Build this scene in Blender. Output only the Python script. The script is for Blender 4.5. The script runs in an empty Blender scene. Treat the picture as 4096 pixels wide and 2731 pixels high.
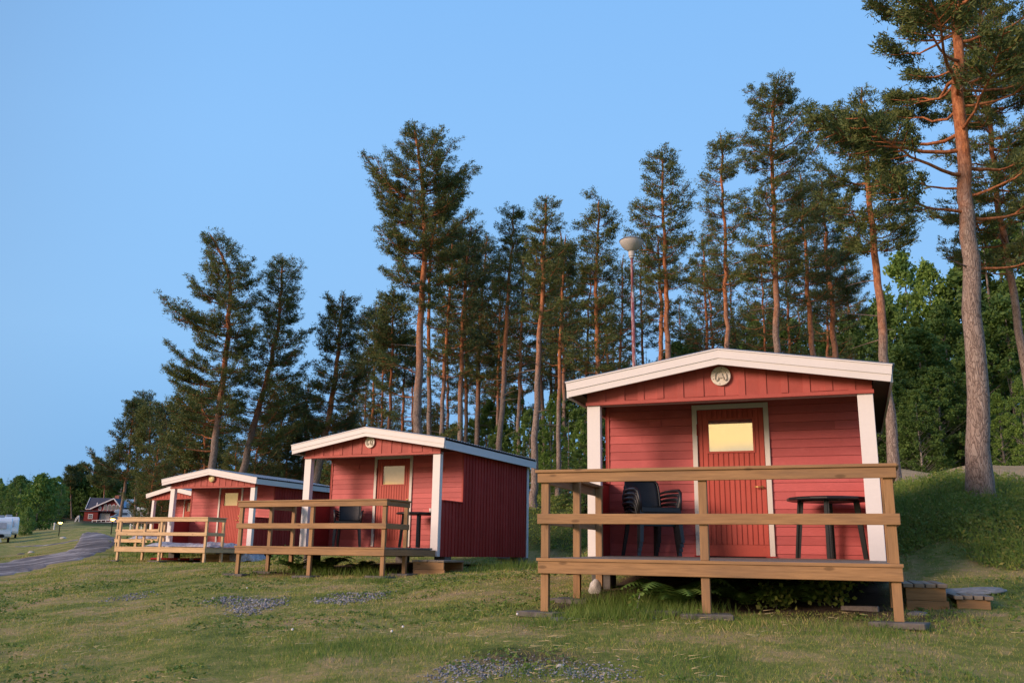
import bpy, math, random
import numpy as np
from mathutils import Vector, Matrix

S = bpy.context.scene
COL = S.collection
# ------------------------------------------------------------------ camera
FOC, PITCH, ROLL = 3534.0, 0.235, 0.0155          # focal length in photo pixels (4096 wide), radians
cam_d = bpy.data.cameras.new('camera')
cam = bpy.data.objects.new('camera', cam_d)
COL.objects.link(cam)
cam_d.sensor_width = 36.0
cam_d.lens = FOC / 4096 * 36
cam_d.clip_start = 0.1
cam_d.clip_end = 3000
cam.matrix_world = Matrix.Rotation(math.pi / 2 + PITCH, 4, 'X') @ Matrix.Rotation(ROLL, 4, 'Z')
S.camera = cam
# ------------------------------------------------------------------ sky, sun, exposure
SUN_AZ = (-0.87, -0.50)                            # horizontal direction towards the sun: behind the camera, left
SUN_EL = math.radians(18.5)
w = bpy.data.worlds.new('World')
S.world = w
w.use_nodes = True
nt = w.node_tree
sky = nt.nodes.new('ShaderNodeTexSky')
sky.sky_type = 'NISHITA'
sky.sun_disc = False
sky.sun_elevation = SUN_EL
sky.sun_rotation = math.atan2(SUN_AZ[0], SUN_AZ[1])
sky.air_density = 1.0
sky.dust_density = 0.6
sky.ozone_density = 2.0
bg = nt.nodes['Background']
bg.inputs['Strength'].default_value = 0.15
# the part of the sky away from the sun: an even clear evening blue, a little deeper at the horizon
def _n(t): return nt.nodes.new('ShaderNode' + t)
tc = _n('TexCoord'); sep = _n('SeparateXYZ'); nt.links.new(tc.outputs['Generated'], sep.inputs[0])
gr = _n('ValToRGB'); nt.links.new(sep.outputs[2], gr.inputs[0])
_e = gr.color_ramp.elements
_stops = [(0.0, (.80, 1.72, 3.0)), (.05, (.84, 1.78, 3.10)), (.22, (1.12, 2.18, 3.62)), (.42, (1.06, 2.14, 3.74)), (.70, (.82, 1.85, 3.55)), (1.0, (.65, 1.5, 3.1))]
while len(_e) < len(_stops): _e.new(.5)
for _k, (_p, _c) in zip(_e, _stops): _k.position = _p; _k.color = (*_c, 1)
dot = _n('VectorMath'); dot.operation = 'DOT_PRODUCT'; nt.links.new(tc.outputs['Generated'], dot.inputs[0])
dot.inputs[1].default_value = (SUN_AZ[0], SUN_AZ[1], .1)
mr = _n('MapRange'); mr.interpolation_type = 'SMOOTHSTEP'; nt.links.new(dot.outputs['Value'], mr.inputs[0])
mr.inputs[1].default_value = -.15; mr.inputs[2].default_value = .65
tint = _n('Mix'); tint.data_type = 'RGBA'; tint.blend_type = 'MULTIPLY'; tint.inputs[0].default_value = 1
nt.links.new(sky.outputs[0], tint.inputs[6]); tint.inputs[7].default_value = (.62, .50, .46, 1)
mxs = _n('Mix'); mxs.data_type = 'RGBA'; nt.links.new(mr.outputs[0], mxs.inputs[0])
capm = _n('VectorMath'); capm.operation = 'MINIMUM'; nt.links.new(tint.outputs[2], capm.inputs[0]); capm.inputs[1].default_value = (4.2, 3.4, 2.6)
nt.links.new(gr.outputs[0], mxs.inputs[6]); nt.links.new(capm.outputs[0], mxs.inputs[7])
# afterglow low in the sky round the sun, in faint streaks
gd = _n('MapRange'); gd.interpolation_type = 'SMOOTHSTEP'; nt.links.new(dot.outputs['Value'], gd.inputs[0]); gd.inputs[1].default_value = .45; gd.inputs[2].default_value = .98
ge = _n('MapRange'); ge.interpolation_type = 'SMOOTHSTEP'; nt.links.new(sep.outputs[2], ge.inputs[0]); ge.inputs[1].default_value = .5; ge.inputs[2].default_value = .0
mp = _n('Mapping'); mp.inputs['Scale'].default_value = (2.5, 2.5, 14); nt.links.new(tc.outputs['Generated'], mp.inputs[0])
cn = _n('TexNoise'); cn.inputs['Scale'].default_value = 2.2; nt.links.new(mp.outputs[0], cn.inputs['Vector'])
cr_ = _n('ValToRGB'); nt.links.new(cn.outputs[0], cr_.inputs[0])
cr_.color_ramp.elements[0].position = .42; cr_.color_ramp.elements[0].color = (3.6, 2.9, 1.9, 1)
cr_.color_ramp.elements[1].position = .56; cr_.color_ramp.elements[1].color = (7.2, 4.7, 1.5, 1)
gm = _n('Math'); gm.operation = 'MULTIPLY'; nt.links.new(gd.outputs[0], gm.inputs[0]); nt.links.new(ge.outputs[0], gm.inputs[1])
mxg = _n('Mix'); mxg.data_type = 'RGBA'; nt.links.new(gm.outputs[0], mxg.inputs[0]); nt.links.new(mxs.outputs[2], mxg.inputs[6]); nt.links.new(cr_.outputs[0], mxg.inputs[7])
nt.links.new(mxg.outputs[2], bg.inputs['Color'])
sun_d = bpy.data.lights.new('sun', 'SUN')
sun_d.energy = 2.05
sun_d.angle = math.radians(19)
sun_d.color = (1.0, 0.71, 0.57)
sun = bpy.data.objects.new('sun', sun_d)
COL.objects.link(sun)
sv = Vector((SUN_AZ[0] * math.cos(SUN_EL), SUN_AZ[1] * math.cos(SUN_EL), math.sin(SUN_EL)))
sun.rotation_euler = sv.to_track_quat('Z', 'Y').to_euler()
S.view_settings.view_transform = 'Standard'
S.view_settings.look = 'None'
S.view_settings.exposure = 0.8
S.view_settings.gamma = 1
S.cycles.max_bounces = 5
S.cycles.diffuse_bounces = 3
S.cycles.glossy_bounces = 2
S.cycles.transmission_bounces = 3
S.cycles.transparent_max_bounces = 6
S.cycles.caustics_reflective = False
S.cycles.caustics_refractive = False
S.cycles.use_denoising = True

rng = np.random.default_rng(7)
random.seed(7)
U = random.uniform
K = 4096 / 2352.0                                   # photo pixels per working pixel

def P(px, py, Y):
    """point at forward distance Y on the sight line of photo pixel (px, py)"""
    dx, dy = px - 2048, py - 1365.5
    c, s = math.cos(ROLL), math.sin(ROLL)
    a = dx * c + dy * s
    b = -dx * s + dy * c
    x, h = a / FOC, -b / FOC
    y = math.cos(PITCH) - math.sin(PITCH) * h
    z = math.sin(PITCH) + math.cos(PITCH) * h
    return Vector((x / y * Y, Y, z / y * Y))

def D(x, y, Y):
    return P(x * K, y * K, Y)

# ------------------------------------------------------------------ terrain height
def zz(px, py, Y):
    return P(px, py, Y).z
COLS = [
 (-1500, [(0,-1.35),(6,-1.2),(12,-1.1),(25,-.95),(45,-.85),(70,-.7),(100,.3),(200,3),(400,14),(900,60)]),
 (0,    [(0,-1.35),(6,-1.13),(12,-1.02),(25,zz(0,2312,25)),(45,-.74),(70,-.62),(80,-.3),(101,zz(0,2165,101)),(150,zz(0,2120,150)),(250,7),(400,18),(900,60)]),
 (450,  [(0,-1.35),(6,-1.08),(12,-.92),(20,-.72),(28.5,zz(459,2249,28.5)),(44,zz(452,2206,44)),(60,zz(450,2172,60)),(80,zz(450,2148,80)),(130,zz(450,2112,130)),(200,zz(430,2086,200)),(240,6.5),(300,8.2),(400,18),(900,60)]),
 (950,  [(0,-1.35),(6,-.98),(12,-.75),(18.6,zz(936,2304,18.6)),(24,-.42),(29.5,zz(807,2245,29.5)),(36,-.1),(45,.35),(60,1.1),(100,3.5),(200,9),(400,18),(900,60)]),
 (1500, [(0,-1.35),(6,-.90),(12,-.64),(17.8,zz(1520,2307,17.8)),(23,-.31),(27.5,-.16),(32,.8),(40,1.5),(60,2.2),(100,4),(200,9),(400,18),(900,60)]),
 (2150, [(0,-1.35),(6,-.86),(9.7,zz(2162,2452,9.7)),(14,-.36),(18.5,-.32),(25.2,-.24),(26.6,.4),(28.5,1.1),(31,1.75),(35,2.1),(50,3),(100,5),(200,9),(400,18),(900,60)]),
 (2820, [(0,-1.35),(6,-.85),(9.0,zz(2824,2465,9.0)),(13,-.33),(16,.1),(19,.85),(22.5,1.5),(30,2.3),(60,3.4),(100,5),(200,9),(400,18),(900,60)]),
 (3580, [(0,-1.35),(6,-.86),(8.4,zz(3589,2492,8.4)),(10.5,-.38),(12.2,0.0),(14,.48),(18,1.25),(22,zz(3565,1930,22)),(26,zz(3600,1868,26)),(30,2.7),(60,3.6),(100,5),(200,9),(400,18),(900,60)]),
 (3950, [(0,-1.35),(6,-.90),(9,-.45),(11.3,zz(3900,2295,11.3)),(13,.55),(14.8,zz(3918,1975,14.8)),(17,1.6),(20,zz(3900,1852,20)),(24,2.3),(40,2.7),(80,4),(200,9),(400,18),(900,60)]),
 (5200, [(0,-1.35),(6,-.8),(9,-.2),(12,.4),(16,1.4),(20,2.2),(24,2.5),(40,2.9),(80,4),(200,9),(400,18),(900,60)]),
]
TH = np.array([math.atan((p - 2048) / 3634) for p, _ in COLS])
RK = np.array(sorted(set(list(np.arange(0, 40, .5)) + list(np.arange(40, 120, 2.5)) + list(np.arange(120, 900, 20)) + [900.])))
TAB = []
for (p, l) in COLS:
    yy = np.array([a for a, _ in l]); z_ = np.array([b for _, b in l])
    t = np.interp(RK, yy, z_)
    # light smoothing in distance
    for _ in range(2):
        t[1:-1] = .25 * t[:-2] + .5 * t[1:-1] + .25 * t[2:]
    TAB.append(t)
TAB = np.array(TAB)

def _h(ix, iy, s):
    n = (ix * 374761393 + iy * 668265263 + s * 982451653) & 0xffffffff
    n = ((n ^ (n >> 13)) * 1274126177) & 0xffffffff
    return ((n ^ (n >> 16)) & 0xffff) / 65535.0
def noise2(x, y, s=0):
    x = np.asarray(x, float); y = np.asarray(y, float)
    ix = np.floor(x).astype(np.int64); iy = np.floor(y).astype(np.int64)
    fx = x - ix; fy = y - iy
    fx = fx * fx * (3 - 2 * fx); fy = fy * fy * (3 - 2 * fy)
    a = _h(ix, iy, s); b = _h(ix + 1, iy, s); c = _h(ix, iy + 1, s); d = _h(ix + 1, iy + 1, s)
    return (a * (1 - fx) + b * fx) * (1 - fy) + (c * (1 - fx) + d * fx) * fy

def terrain(x, y):
    x = np.asarray(x, float); y = np.asarray(y, float)
    th = np.arctan2(x, np.maximum(y, .01))
    th = np.clip(th, TH[0], TH[-1])
    yy = np.clip(y, 0, 899.9)
    j = np.clip(np.searchsorted(TH, th) - 1, 0, len(TH) - 2)
    f = (th - TH[j]) / (TH[j + 1] - TH[j])
    f = f * f * (3 - 2 * f)
    k = np.clip(np.searchsorted(RK, yy, side='right') - 1, 0, len(RK) - 2)
    g = (yy - RK[k]) / (RK[k + 1] - RK[k])
    A = TAB[j, k] * (1 - g) + TAB[j, k + 1] * g
    B = TAB[j + 1, k] * (1 - g) + TAB[j + 1, k + 1] * g
    z = A * (1 - f) + B * f
    amp = np.clip((yy - 9) / 20, .15, 1) * .10
    return z + (noise2(x * .45, y * .45, 3) - .5) * amp + (noise2(x * 1.9, y * 1.9, 4) - .5) * .035
def tz(x, y):
    return float(terrain(x, y))
def ground_at(px, py, y0=5.0, y1=400.0):
    d = P(px, py, 1.0)
    Y = y0
    while Y < y1:
        if tz(d.x * Y, Y) >= d.z * Y:
            break
        Y *= 1.004
    return Vector((d.x * Y, Y, tz(d.x * Y, Y)))

# zones: lawn -> bank with wild plants -> verge -> forest floor
BX = np.array([math.atan((p - 2048) / 3634) for p in (-1500, 900, 1500, 2150, 2820, 3580, 3950, 5200)])
B0 = np.array([400, 60, 29, 26.0, 16.5, 12.6, 11.6, 11.0])       # end of the mown lawn
B1 = np.array([420, 90, 42, 36, 29, 20.4, 15.9, 15.9])           # end of the planted bank
def zone(x, y):
    th = np.arctan2(x, np.maximum(y, .01))
    n = (noise2(x * .8, y * .8, 9) - .5) * 1.2
    a = np.interp(th, BX, B0); b = np.interp(th, BX, B1)
    bank = np.clip((y - a + n) / .8, 0, 1)
    far = np.clip((y - b + n) / 1.0, 0, 1)
    return bank, far

# ------------------------------------------------------------------ mesh helpers
class MB:
    def __init__(s): s.v = []; s.f = []
    def add(s, vs, fs):
        o = len(s.v); s.v += [tuple(v) for v in vs]; s.f += [tuple(i + o for i in f) for f in fs]; return s
    def box(s, x0, y0, z0, x1, y1, z1, M=None):
        vs = [(x0,y0,z0),(x1,y0,z0),(x1,y1,z0),(x0,y1,z0),(x0,y0,z1),(x1,y0,z1),(x1,y1,z1),(x0,y1,z1)]
        if M is not None: vs = [M @ Vector(v) for v in vs]
        return s.add(vs, [(0,3,2,1),(4,5,6,7),(0,1,5,4),(1,2,6,5),(2,3,7,6),(3,0,4,7)])
    def bar(s, p, q, w, h):
        p = Vector(p); q = Vector(q); d = (q - p); L = d.length; d.normalize()
        up = Vector((0,0,1)) if abs(d.z) < .9 else Vector((1,0,0))
        r = d.cross(up).normalized(); u = r.cross(d)
        vs = [e + r * a * w / 2 + u * b * h / 2 for e in (p, q) for a, b in ((-1,-1),(1,-1),(1,1),(-1,1))]
        return s.add(vs, [(0,1,2,3),(7,6,5,4),(0,4,5,1),(1,5,6,2),(2,6,7,3),(3,7,4,0)])
    def prism(s, poly, y0, y1, ax='y'):
        n = len(poly)
        if ax == 'y': vs = [(a, y0, b) for a, b in poly] + [(a, y1, b) for a, b in poly]
        elif ax == 'x': vs = [(y0, a, b) for a, b in poly] + [(y1, a, b) for a, b in poly]
        else: vs = [(a, b, y0) for a, b in poly] + [(a, b, y1) for a, b in poly]
        return s.add(vs, [tuple(range(n)), tuple(range(2*n-1, n-1, -1))] + [(i, i+n, (i+1) % n + n, (i+1) % n) for i in range(n)])
    def tube(s, pts, rad, n=8, cap=True):
        pts = [Vector(p) for p in pts]; o = len(s.v); prev = None
        for i, p in enumerate(pts):
            d = (pts[min(i+1, len(pts)-1)] - pts[max(i-1, 0)])
            if d.length < 1e-9: d = Vector((0,0,1))
            d.normalize()
            if prev is None:
                prev = d.cross(Vector((0,0,1)) if abs(d.z) < .9 else Vector((1,0,0))).normalized()
            r = (prev - d * prev.dot(d)).normalized(); prev = r; u = d.cross(r)
            R = rad[i] if hasattr(rad, '__len__') else rad
            for k in range(n):
                a = 2 * math.pi * k / n
                s.v.append(tuple(p + r * math.cos(a) * R + u * math.sin(a) * R))
        for i in range(len(pts) - 1):
            for k in range(n):
                s.f.append((o+i*n+k, o+i*n+(k+1) % n, o+(i+1)*n+(k+1) % n, o+(i+1)*n+k))
        if cap:
            s.f.append(tuple(o+k for k in range(n-1, -1, -1))); e = o + (len(pts)-1)*n
            s.f.append(tuple(e+k for k in range(n)))
        return s
    def lathe(s, prof, n=24, c=(0,0,0)):
        o = len(s.v)
        for r, z in prof:
            for k in range(n):
                a = 2*math.pi*k/n; s.v.append((c[0]+r*math.cos(a), c[1]+r*math.sin(a), c[2]+z))
        for i in range(len(prof)-1):
            for k in range(n):
                s.f.append((o+i*n+k, o+i*n+(k+1) % n, o+(i+1)*n+(k+1) % n, o+(i+1)*n+k))
        s.f.append(tuple(o+k for k in range(n-1, -1, -1))); e = o+(len(prof)-1)*n
        s.f.append(tuple(e+k for k in range(n)))
        return s
    def xf(s, M, start=0):
        for i in range(start, len(s.v)): s.v[i] = tuple(M @ Vector(s.v[i]))
        return s
    def build(s, name, mat, parent=None, bevel=0, smooth=False, label=None):
        me = bpy.data.meshes.new(name)
        me.from_pydata(s.v, [], s.f); me.update()
        if smooth:
            for p in me.polygons: p.use_smooth = True
        me.materials.append(mat)
        ob = bpy.data.objects.new(name, me); COL.objects.link(ob)
        if parent is not None: ob.parent = parent
        if bevel:
            m = ob.modifiers.new('bevel', 'BEVEL'); m.width = bevel; m.segments = 1; m.limit_method = 'ANGLE'
        if label: ob['label'] = label
        return ob

def np_mesh(name, V, F, mat, parent=None, smooth=False, attr=None):
    """V (n,3), F (m,3|4) numpy"""
    me = bpy.data.meshes.new(name)
    n, m = len(V), len(F); k = F.shape[1]
    me.vertices.add(n); me.vertices.foreach_set('co', np.asarray(V, np.float32).ravel())
    me.loops.add(m * k); me.loops.foreach_set('vertex_index', np.asarray(F, np.int32).ravel())
    me.polygons.add(m)
    me.polygons.foreach_set('loop_start', np.arange(0, m * k, k, dtype=np.int32))
    me.polygons.foreach_set('loop_total', np.full(m, k, np.int32))
    if smooth: me.polygons.foreach_set('use_smooth', np.ones(m, bool))
    if attr:
        for an, av in attr.items():
            a = me.attributes.new(an, 'FLOAT', 'POINT'); a.data.foreach_set('value', np.asarray(av, np.float32))
    me.update(calc_edges=True)
    me.materials.append(mat)
    ob = bpy.data.objects.new(name, me); COL.objects.link(ob)
    if parent is not None: ob.parent = parent
    return ob

def tag(o, label=None, cat=None, group=None, kind=None):
    if label: o['label'] = label
    if cat: o['category'] = cat
    if group: o['group'] = group
    if kind: o['kind'] = kind
    return o
def empty(name, loc, rz=0, label=None, cat=None, group=None):
    o = bpy.data.objects.new(name, None); COL.objects.link(o)
    o.location = loc; o.rotation_euler = (0, 0, rz); o.empty_display_size = .2
    return tag(o, label, cat, group)
def copy_tree(o, parent=None):
    c = o.copy(); COL.objects.link(c); c.parent = parent
    for ch in list(o.children): copy_tree(ch, c)
    return c

# ------------------------------------------------------------------ materials
def mat(name, rough=.7, spec=.3):
    m = bpy.data.materials.new(name); m.use_nodes = True
    b = m.node_tree.nodes['Principled BSDF']
    b.inputs['Roughness'].default_value = rough
    b.inputs['Specular IOR Level'].default_value = spec
    return m, m.node_tree, b
def N(nt, t, **kw):
    n = nt.nodes.new('ShaderNode' + t)
    for k, v in kw.items():
        if k in ('i',):
            for kk, vv in v.items(): n.inputs[kk].default_value = vv
        else: setattr(n, k, v)
    return n
def ramp(nt, fac, stops):
    r = nt.nodes.new('ShaderNodeValToRGB')
    el = r.color_ramp.elements
    while len(el) < len(stops): el.new(.5)
    for e, (p, c) in zip(el, stops):
        e.position = p; e.color = (*c, 1) if len(c) == 3 else c
    nt.links.new(fac, r.inputs[0]); return r
def coords(nt, scale=(1,1,1), kind='Object', rot=(0,0,0)):
    t = nt.nodes.new('ShaderNodeTexCoord'); m = nt.nodes.new('ShaderNodeMapping')
    m.inputs['Scale'].default_value = scale; m.inputs['Rotation'].default_value = rot
    nt.links.new(t.outputs[kind], m.inputs[0]); return m.outputs[0]
def noise(nt, vec, scale, detail=4, rough=.6):
    n = nt.nodes.new('ShaderNodeTexNoise'); n.inputs['Scale'].default_value = scale
    n.inputs['Detail'].default_value = detail; n.inputs['Roughness'].default_value = rough
    nt.links.new(vec, n.inputs['Vector']); return n.outputs[0]
def mixc(nt, f, a, b, mode='MIX'):
    m = nt.nodes.new('ShaderNodeMix'); m.data_type = 'RGBA'; m.blend_type = mode
    for sock, v in ((m.inputs[0], f), (m.inputs[6], a), (m.inputs[7], b)):
        if isinstance(v, (int, float)): sock.default_value = v
        elif isinstance(v, tuple): sock.default_value = (*v, 1) if len(v) == 3 else v
        else: nt.links.new(v, sock)
    return m.outputs[2]
def math_(nt, op, a, b=0.0, c=0.0):
    m = nt.nodes.new('ShaderNodeMath'); m.operation = op
    for i, v in enumerate((a, b, c)):
        if isinstance(v, (int, float)): m.inputs[i].default_value = v
        else: nt.links.new(v, m.inputs[i])
    return m.outputs[0]
def bump(nt, b, h, strength=.3, dist=.01):
    n = nt.nodes.new('ShaderNodeBump'); n.inputs['Strength'].default_value = strength
    n.inputs['Distance'].default_value = dist
    nt.links.new(h, n.inputs['Height']); nt.links.new(n.outputs[0], b.inputs['Normal'])
def island(nt):
    return nt.nodes.new('ShaderNodeNewGeometry').outputs['Random Per Island']

def painted(name, c, var=.12, rough=.6, grain=(1,1,1), dirt=.25, spec=.25, dark=None):
    """painted boards: each board a slightly different tone, wood grain, scuffs"""
    m, nt, b = mat(name, rough, spec)
    v = coords(nt, grain)
    g = noise(nt, v, 14, 6, .7)
    big = noise(nt, coords(nt), 1.7, 4, .6)
    dk = dark or tuple(x * .55 for x in c)
    lt = tuple(min(1, x * (1 + var) + .01) for x in c)
    r1 = ramp(nt, island(nt), [(0, tuple(x * (1 - var) for x in c)), (1, lt)])
    c2 = mixc(nt, math_(nt, 'MULTIPLY', ramp(nt, g, [(.35, (0,0,0)), (.75, (1,1,1))]).outputs[0], dirt), r1.outputs[0], dk)
    c3 = mixc(nt, math_(nt, 'MULTIPLY', ramp(nt, big, [(.45, (0,0,0)), (.8, (1,1,1))]).outputs[0], dirt * 1.2), c2, tuple(x * .72 for x in c))
    fade = noise(nt, coords(nt, (.7, .7, 1.6)), 2.6, 5, .65)
    c3 = mixc(nt, math_(nt, 'MULTIPLY', ramp(nt, fade, [(.50, (0,0,0)), (.72, (1,1,1))]).outputs[0], min(.5, dirt)), c3, tuple(min(1, x * 1.12 + .035) for x in c))
    nt.links.new(c3, b.inputs['Base Color'])
    bump(nt, b, g, .35, .004)
    return m
M = {}
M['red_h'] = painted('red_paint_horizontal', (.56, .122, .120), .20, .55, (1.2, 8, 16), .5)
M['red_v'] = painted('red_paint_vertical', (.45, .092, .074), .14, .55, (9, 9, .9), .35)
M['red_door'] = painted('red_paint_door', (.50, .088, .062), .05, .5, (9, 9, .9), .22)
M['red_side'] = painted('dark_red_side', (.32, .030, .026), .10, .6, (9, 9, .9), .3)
M['white'] = painted('white_paint', (.78, .755, .755), .05, .5, (2, 2, 2), .16, .3, (.60, .56, .53))
M['white_blue'] = painted('bluish_white_paint', (.66, .70, .76), .03, .5, (4, 4, 4), .12, .3)  # cooler, slightly darker white for eave boards and rear trim
M['cream'] = painted('door_frame_paint', (.70, .66, .60), .03, .5, (5, 5, 5), .08)
M['soffit'] = painted('soffit_paint', (.42, .37, .36), .05, .7, (5, 5, 5), .25)
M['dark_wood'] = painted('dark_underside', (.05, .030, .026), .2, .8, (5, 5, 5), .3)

def wood(name, c, dk, rough=.65, axis='x', grey=.34, knots=True):
    m, nt, b = mat(name, rough, .25)
    sc = {'x': (.6, 9, 9), 'y': (9, .6, 9), 'z': (9, 9, .6)}[axis]
    v = coords(nt, sc)
    g = noise(nt, v, 5, 7, .65)
    big = noise(nt, coords(nt, {'x': (.5,3,3), 'y': (3,.5,3), 'z': (3,3,.5)}[axis]), 2.2, 4, .6)
    lo = tuple(x * .72 for x in c); hi = tuple(min(1, x * 1.25) for x in c)
    base = ramp(nt, g, [(.3, lo), (.5, c), (.72, hi)]).outputs[0]
    base = mixc(nt, math_(nt, 'MULTIPLY', ramp(nt, big, [(.45, (0,0,0)), (.75, (1,1,1))]).outputs[0], grey * 2), base, dk)
    r = ramp(nt, island(nt), [(0, (.80,.80,.80)), (1, (1.12,1.12,1.12))])
    base = mixc(nt, 1.0, base, r.outputs[0], 'MULTIPLY')
    if knots:
        vo = N(nt, 'TexVoronoi', i={'Scale': 3.3}); nt.links.new(coords(nt, {'x': (.8,2.2,2.2), 'y': (2.2,.8,2.2), 'z': (2.2,2.2,.8)}[axis]), vo.inputs['Vector'])
        kf = ramp(nt, vo.outputs['Distance'], [(.0, (1,1,1)), (.10, (.8,.8,.8)), (.16, (0,0,0))]).outputs[0]
        base = mixc(nt, math_(nt, 'MULTIPLY', kf, .75), base, tuple(x * .35 for x in c))
    nt.links.new(base, b.inputs['Base Color'])
    bump(nt, b, g, .4, .004)
    return m
for ax in 'xyz':
    M['deck_' + ax] = wood('stained_wood_' + ax, (.325, .19, .092), (.17, .11, .072), axis=ax)
    M['pale_' + ax] = wood('pale_wood_' + ax, (.60, .42, .24), (.42, .30, .19), axis=ax, grey=.2)
M['grey_wood'] = wood('grey_weathered_wood', (.20, .17, .15), (.10, .085, .07), axis='y')
M['plank_top'] = wood('weathered_plank', (.28, .235, .19), (.14, .11, .09), axis='x')

def simple(name, c, rough=.6, spec=.3, var=.15, scale=20, metal=0, b_=.2, emit=None):
    m, nt, b = mat(name, rough, spec)
    g = noise(nt, coords(nt), scale, 5, .6)
    r = ramp(nt, g, [(.3, tuple(x * (1 - var) for x in c)), (.7, tuple(min(1, x * (1 + var)) for x in c))])
    nt.links.new(r.outputs[0], b.inputs['Base Color'])
    b.inputs['Metallic'].default_value = metal
    if b_: bump(nt, b, g, b_, .004)
    if emit:
        b.inputs['Emission Color'].default_value = (*emit[0], 1); b.inputs['Emission Strength'].default_value = emit[1]
    return m
M['roof'] = simple('corrugated_metal', (.30, .36, .42), .45, .5, .15, 6, .3)
M['black_plastic'] = simple('black_plastic', (.012, .013, .017), .38, .5, .2, 40)
M['black'] = simple('black_rubber', (.012, .012, .012), .8, .2)
M['concrete'] = simple('grey_concrete', (.13, .122, .115), .85, .2, .35, 9, 0, .6)
M['stone'] = simple('pale_stone', (.50, .48, .45), .8, .2, .3, 7, 0, .5)
M['grey_stone'] = simple('grey_rock', (.14, .14, .145), .85, .2, .45, 6, 0, .7)
M['flat_stone'] = simple('pale_grey_rock', (.30, .29, .28), .85, .2, .35, 6, 0, .6)
M['lamp_plate'] = simple('aged_white_enamel', (.72, .67, .58), .45, .4, .12, 30)
M['shade_grey'] = simple('grey_white_plastic', (.50, .49, .49), .5, .4, .08)
M['tube'] = simple('lamp_tube', (.55, .50, .42), .35, .5, .05)
M['lamp_yellow'] = simple('yellowed_lamp_cover', (.72, .60, .28), .35, .5, .05)
M['blind'] = simple('cream_blind', (.80, .60, .36), .8, .1, .05, 14)
M['brass'] = simple('brass', (.75, .50, .18), .35, .5, .1, 20, .8)
M['steel'] = simple('steel', (.45, .45, .46), .4, .5, .1, 20, .8)
M['vehicle_white'] = simple('vehicle_white', (.74, .76, .80), .3, .5, .04, 3, 0, 0)
M['vehicle_grey'] = simple('vehicle_grey', (.30, .33, .37), .4, .5, .06, 3, 0, 0)
M['window_grey'] = simple('tinted_window', (.10, .12, .16), .12, .8, .1, 3, 0, 0)
M['window_blue'] = simple('windscreen', (.22, .36, .46), .1, .8, .1, 3, 0, 0)
M['curtain'] = simple('curtained_window', (.45, .42, .44), .2, .6, .15, 3, 0, 0)
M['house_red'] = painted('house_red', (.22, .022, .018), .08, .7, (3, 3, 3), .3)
M['house_red_lit'] = painted('house_red_end_lit', (.33, .045, .028), .08, .7, (3, 3, 3), .3)  # brighter copy of the house red: sunlight on the end wall put into colour
M['tiles'] = simple('dark_roof_tiles', (.055, .06, .085), .7, .3, .3, 3, 0, .3)
M['brick'] = simple('chimney_brick', (.30, .13, .09), .85, .2, .35, 5)
M['red_stripe'] = simple('red_paint_pole', (.62, .05, .06), .5, .3, .1)
M['glow'] = simple('lit_lamp', (1, .7, .3), .5, .2, 0, 5, 0, 0, ((1, .55, .12), 6))
M['cup'] = simple('white_cup', (.75, .72, .70), .5, .3, .05)

def plastic_sheet():
    m, nt, b = mat('crumpled_plastic_sheet', .3, .6)
    g = noise(nt, coords(nt), 9, 6, .7)
    r = ramp(nt, g, [(.35, (.30, .32, .38)), (.6, (.70, .68, .72))])
    nt.links.new(r.outputs[0], b.inputs['Base Color']); bump(nt, b, g, 1, .05)
    return m
M['sheet'] = plastic_sheet()

def weave():
    m, nt, b = mat('woven_black_plastic', .45, .5)
    br = N(nt, 'TexBrick', i={'Scale': 28.0, 'Mortar Size': .02, 'Color1': (.022,.024,.032,1), 'Color2': (.016,.017,.022,1), 'Mortar': (.002,.002,.002,1)})
    nt.links.new(coords(nt, (1, 1, 1), 'Object', (math.pi/2, 0, 0)), br.inputs['Vector'])
    nt.links.new(br.outputs['Color'], b.inputs['Base Color'])
    bump(nt, b, br.outputs['Color'], 1.0, .02)
    return m
M['weave'] = weave()

def glass():
    m, nt, b = mat('window_glass', .02, .5)
    out = nt.nodes['Material Output']
    tr = N(nt, 'BsdfTransparent'); gl = N(nt, 'BsdfGlossy', i={'Roughness': .02, 'Color': (1,1,1,1)})
    mx = N(nt, 'MixShader'); mx.inputs[0].default_value = .12
    nt.links.new(tr.outputs[0], mx.inputs[1]); nt.links.new(gl.outputs[0], mx.inputs[2]); nt.links.new(mx.outputs[0], out.inputs[0])
    return m
M['glass'] = glass()

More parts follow.
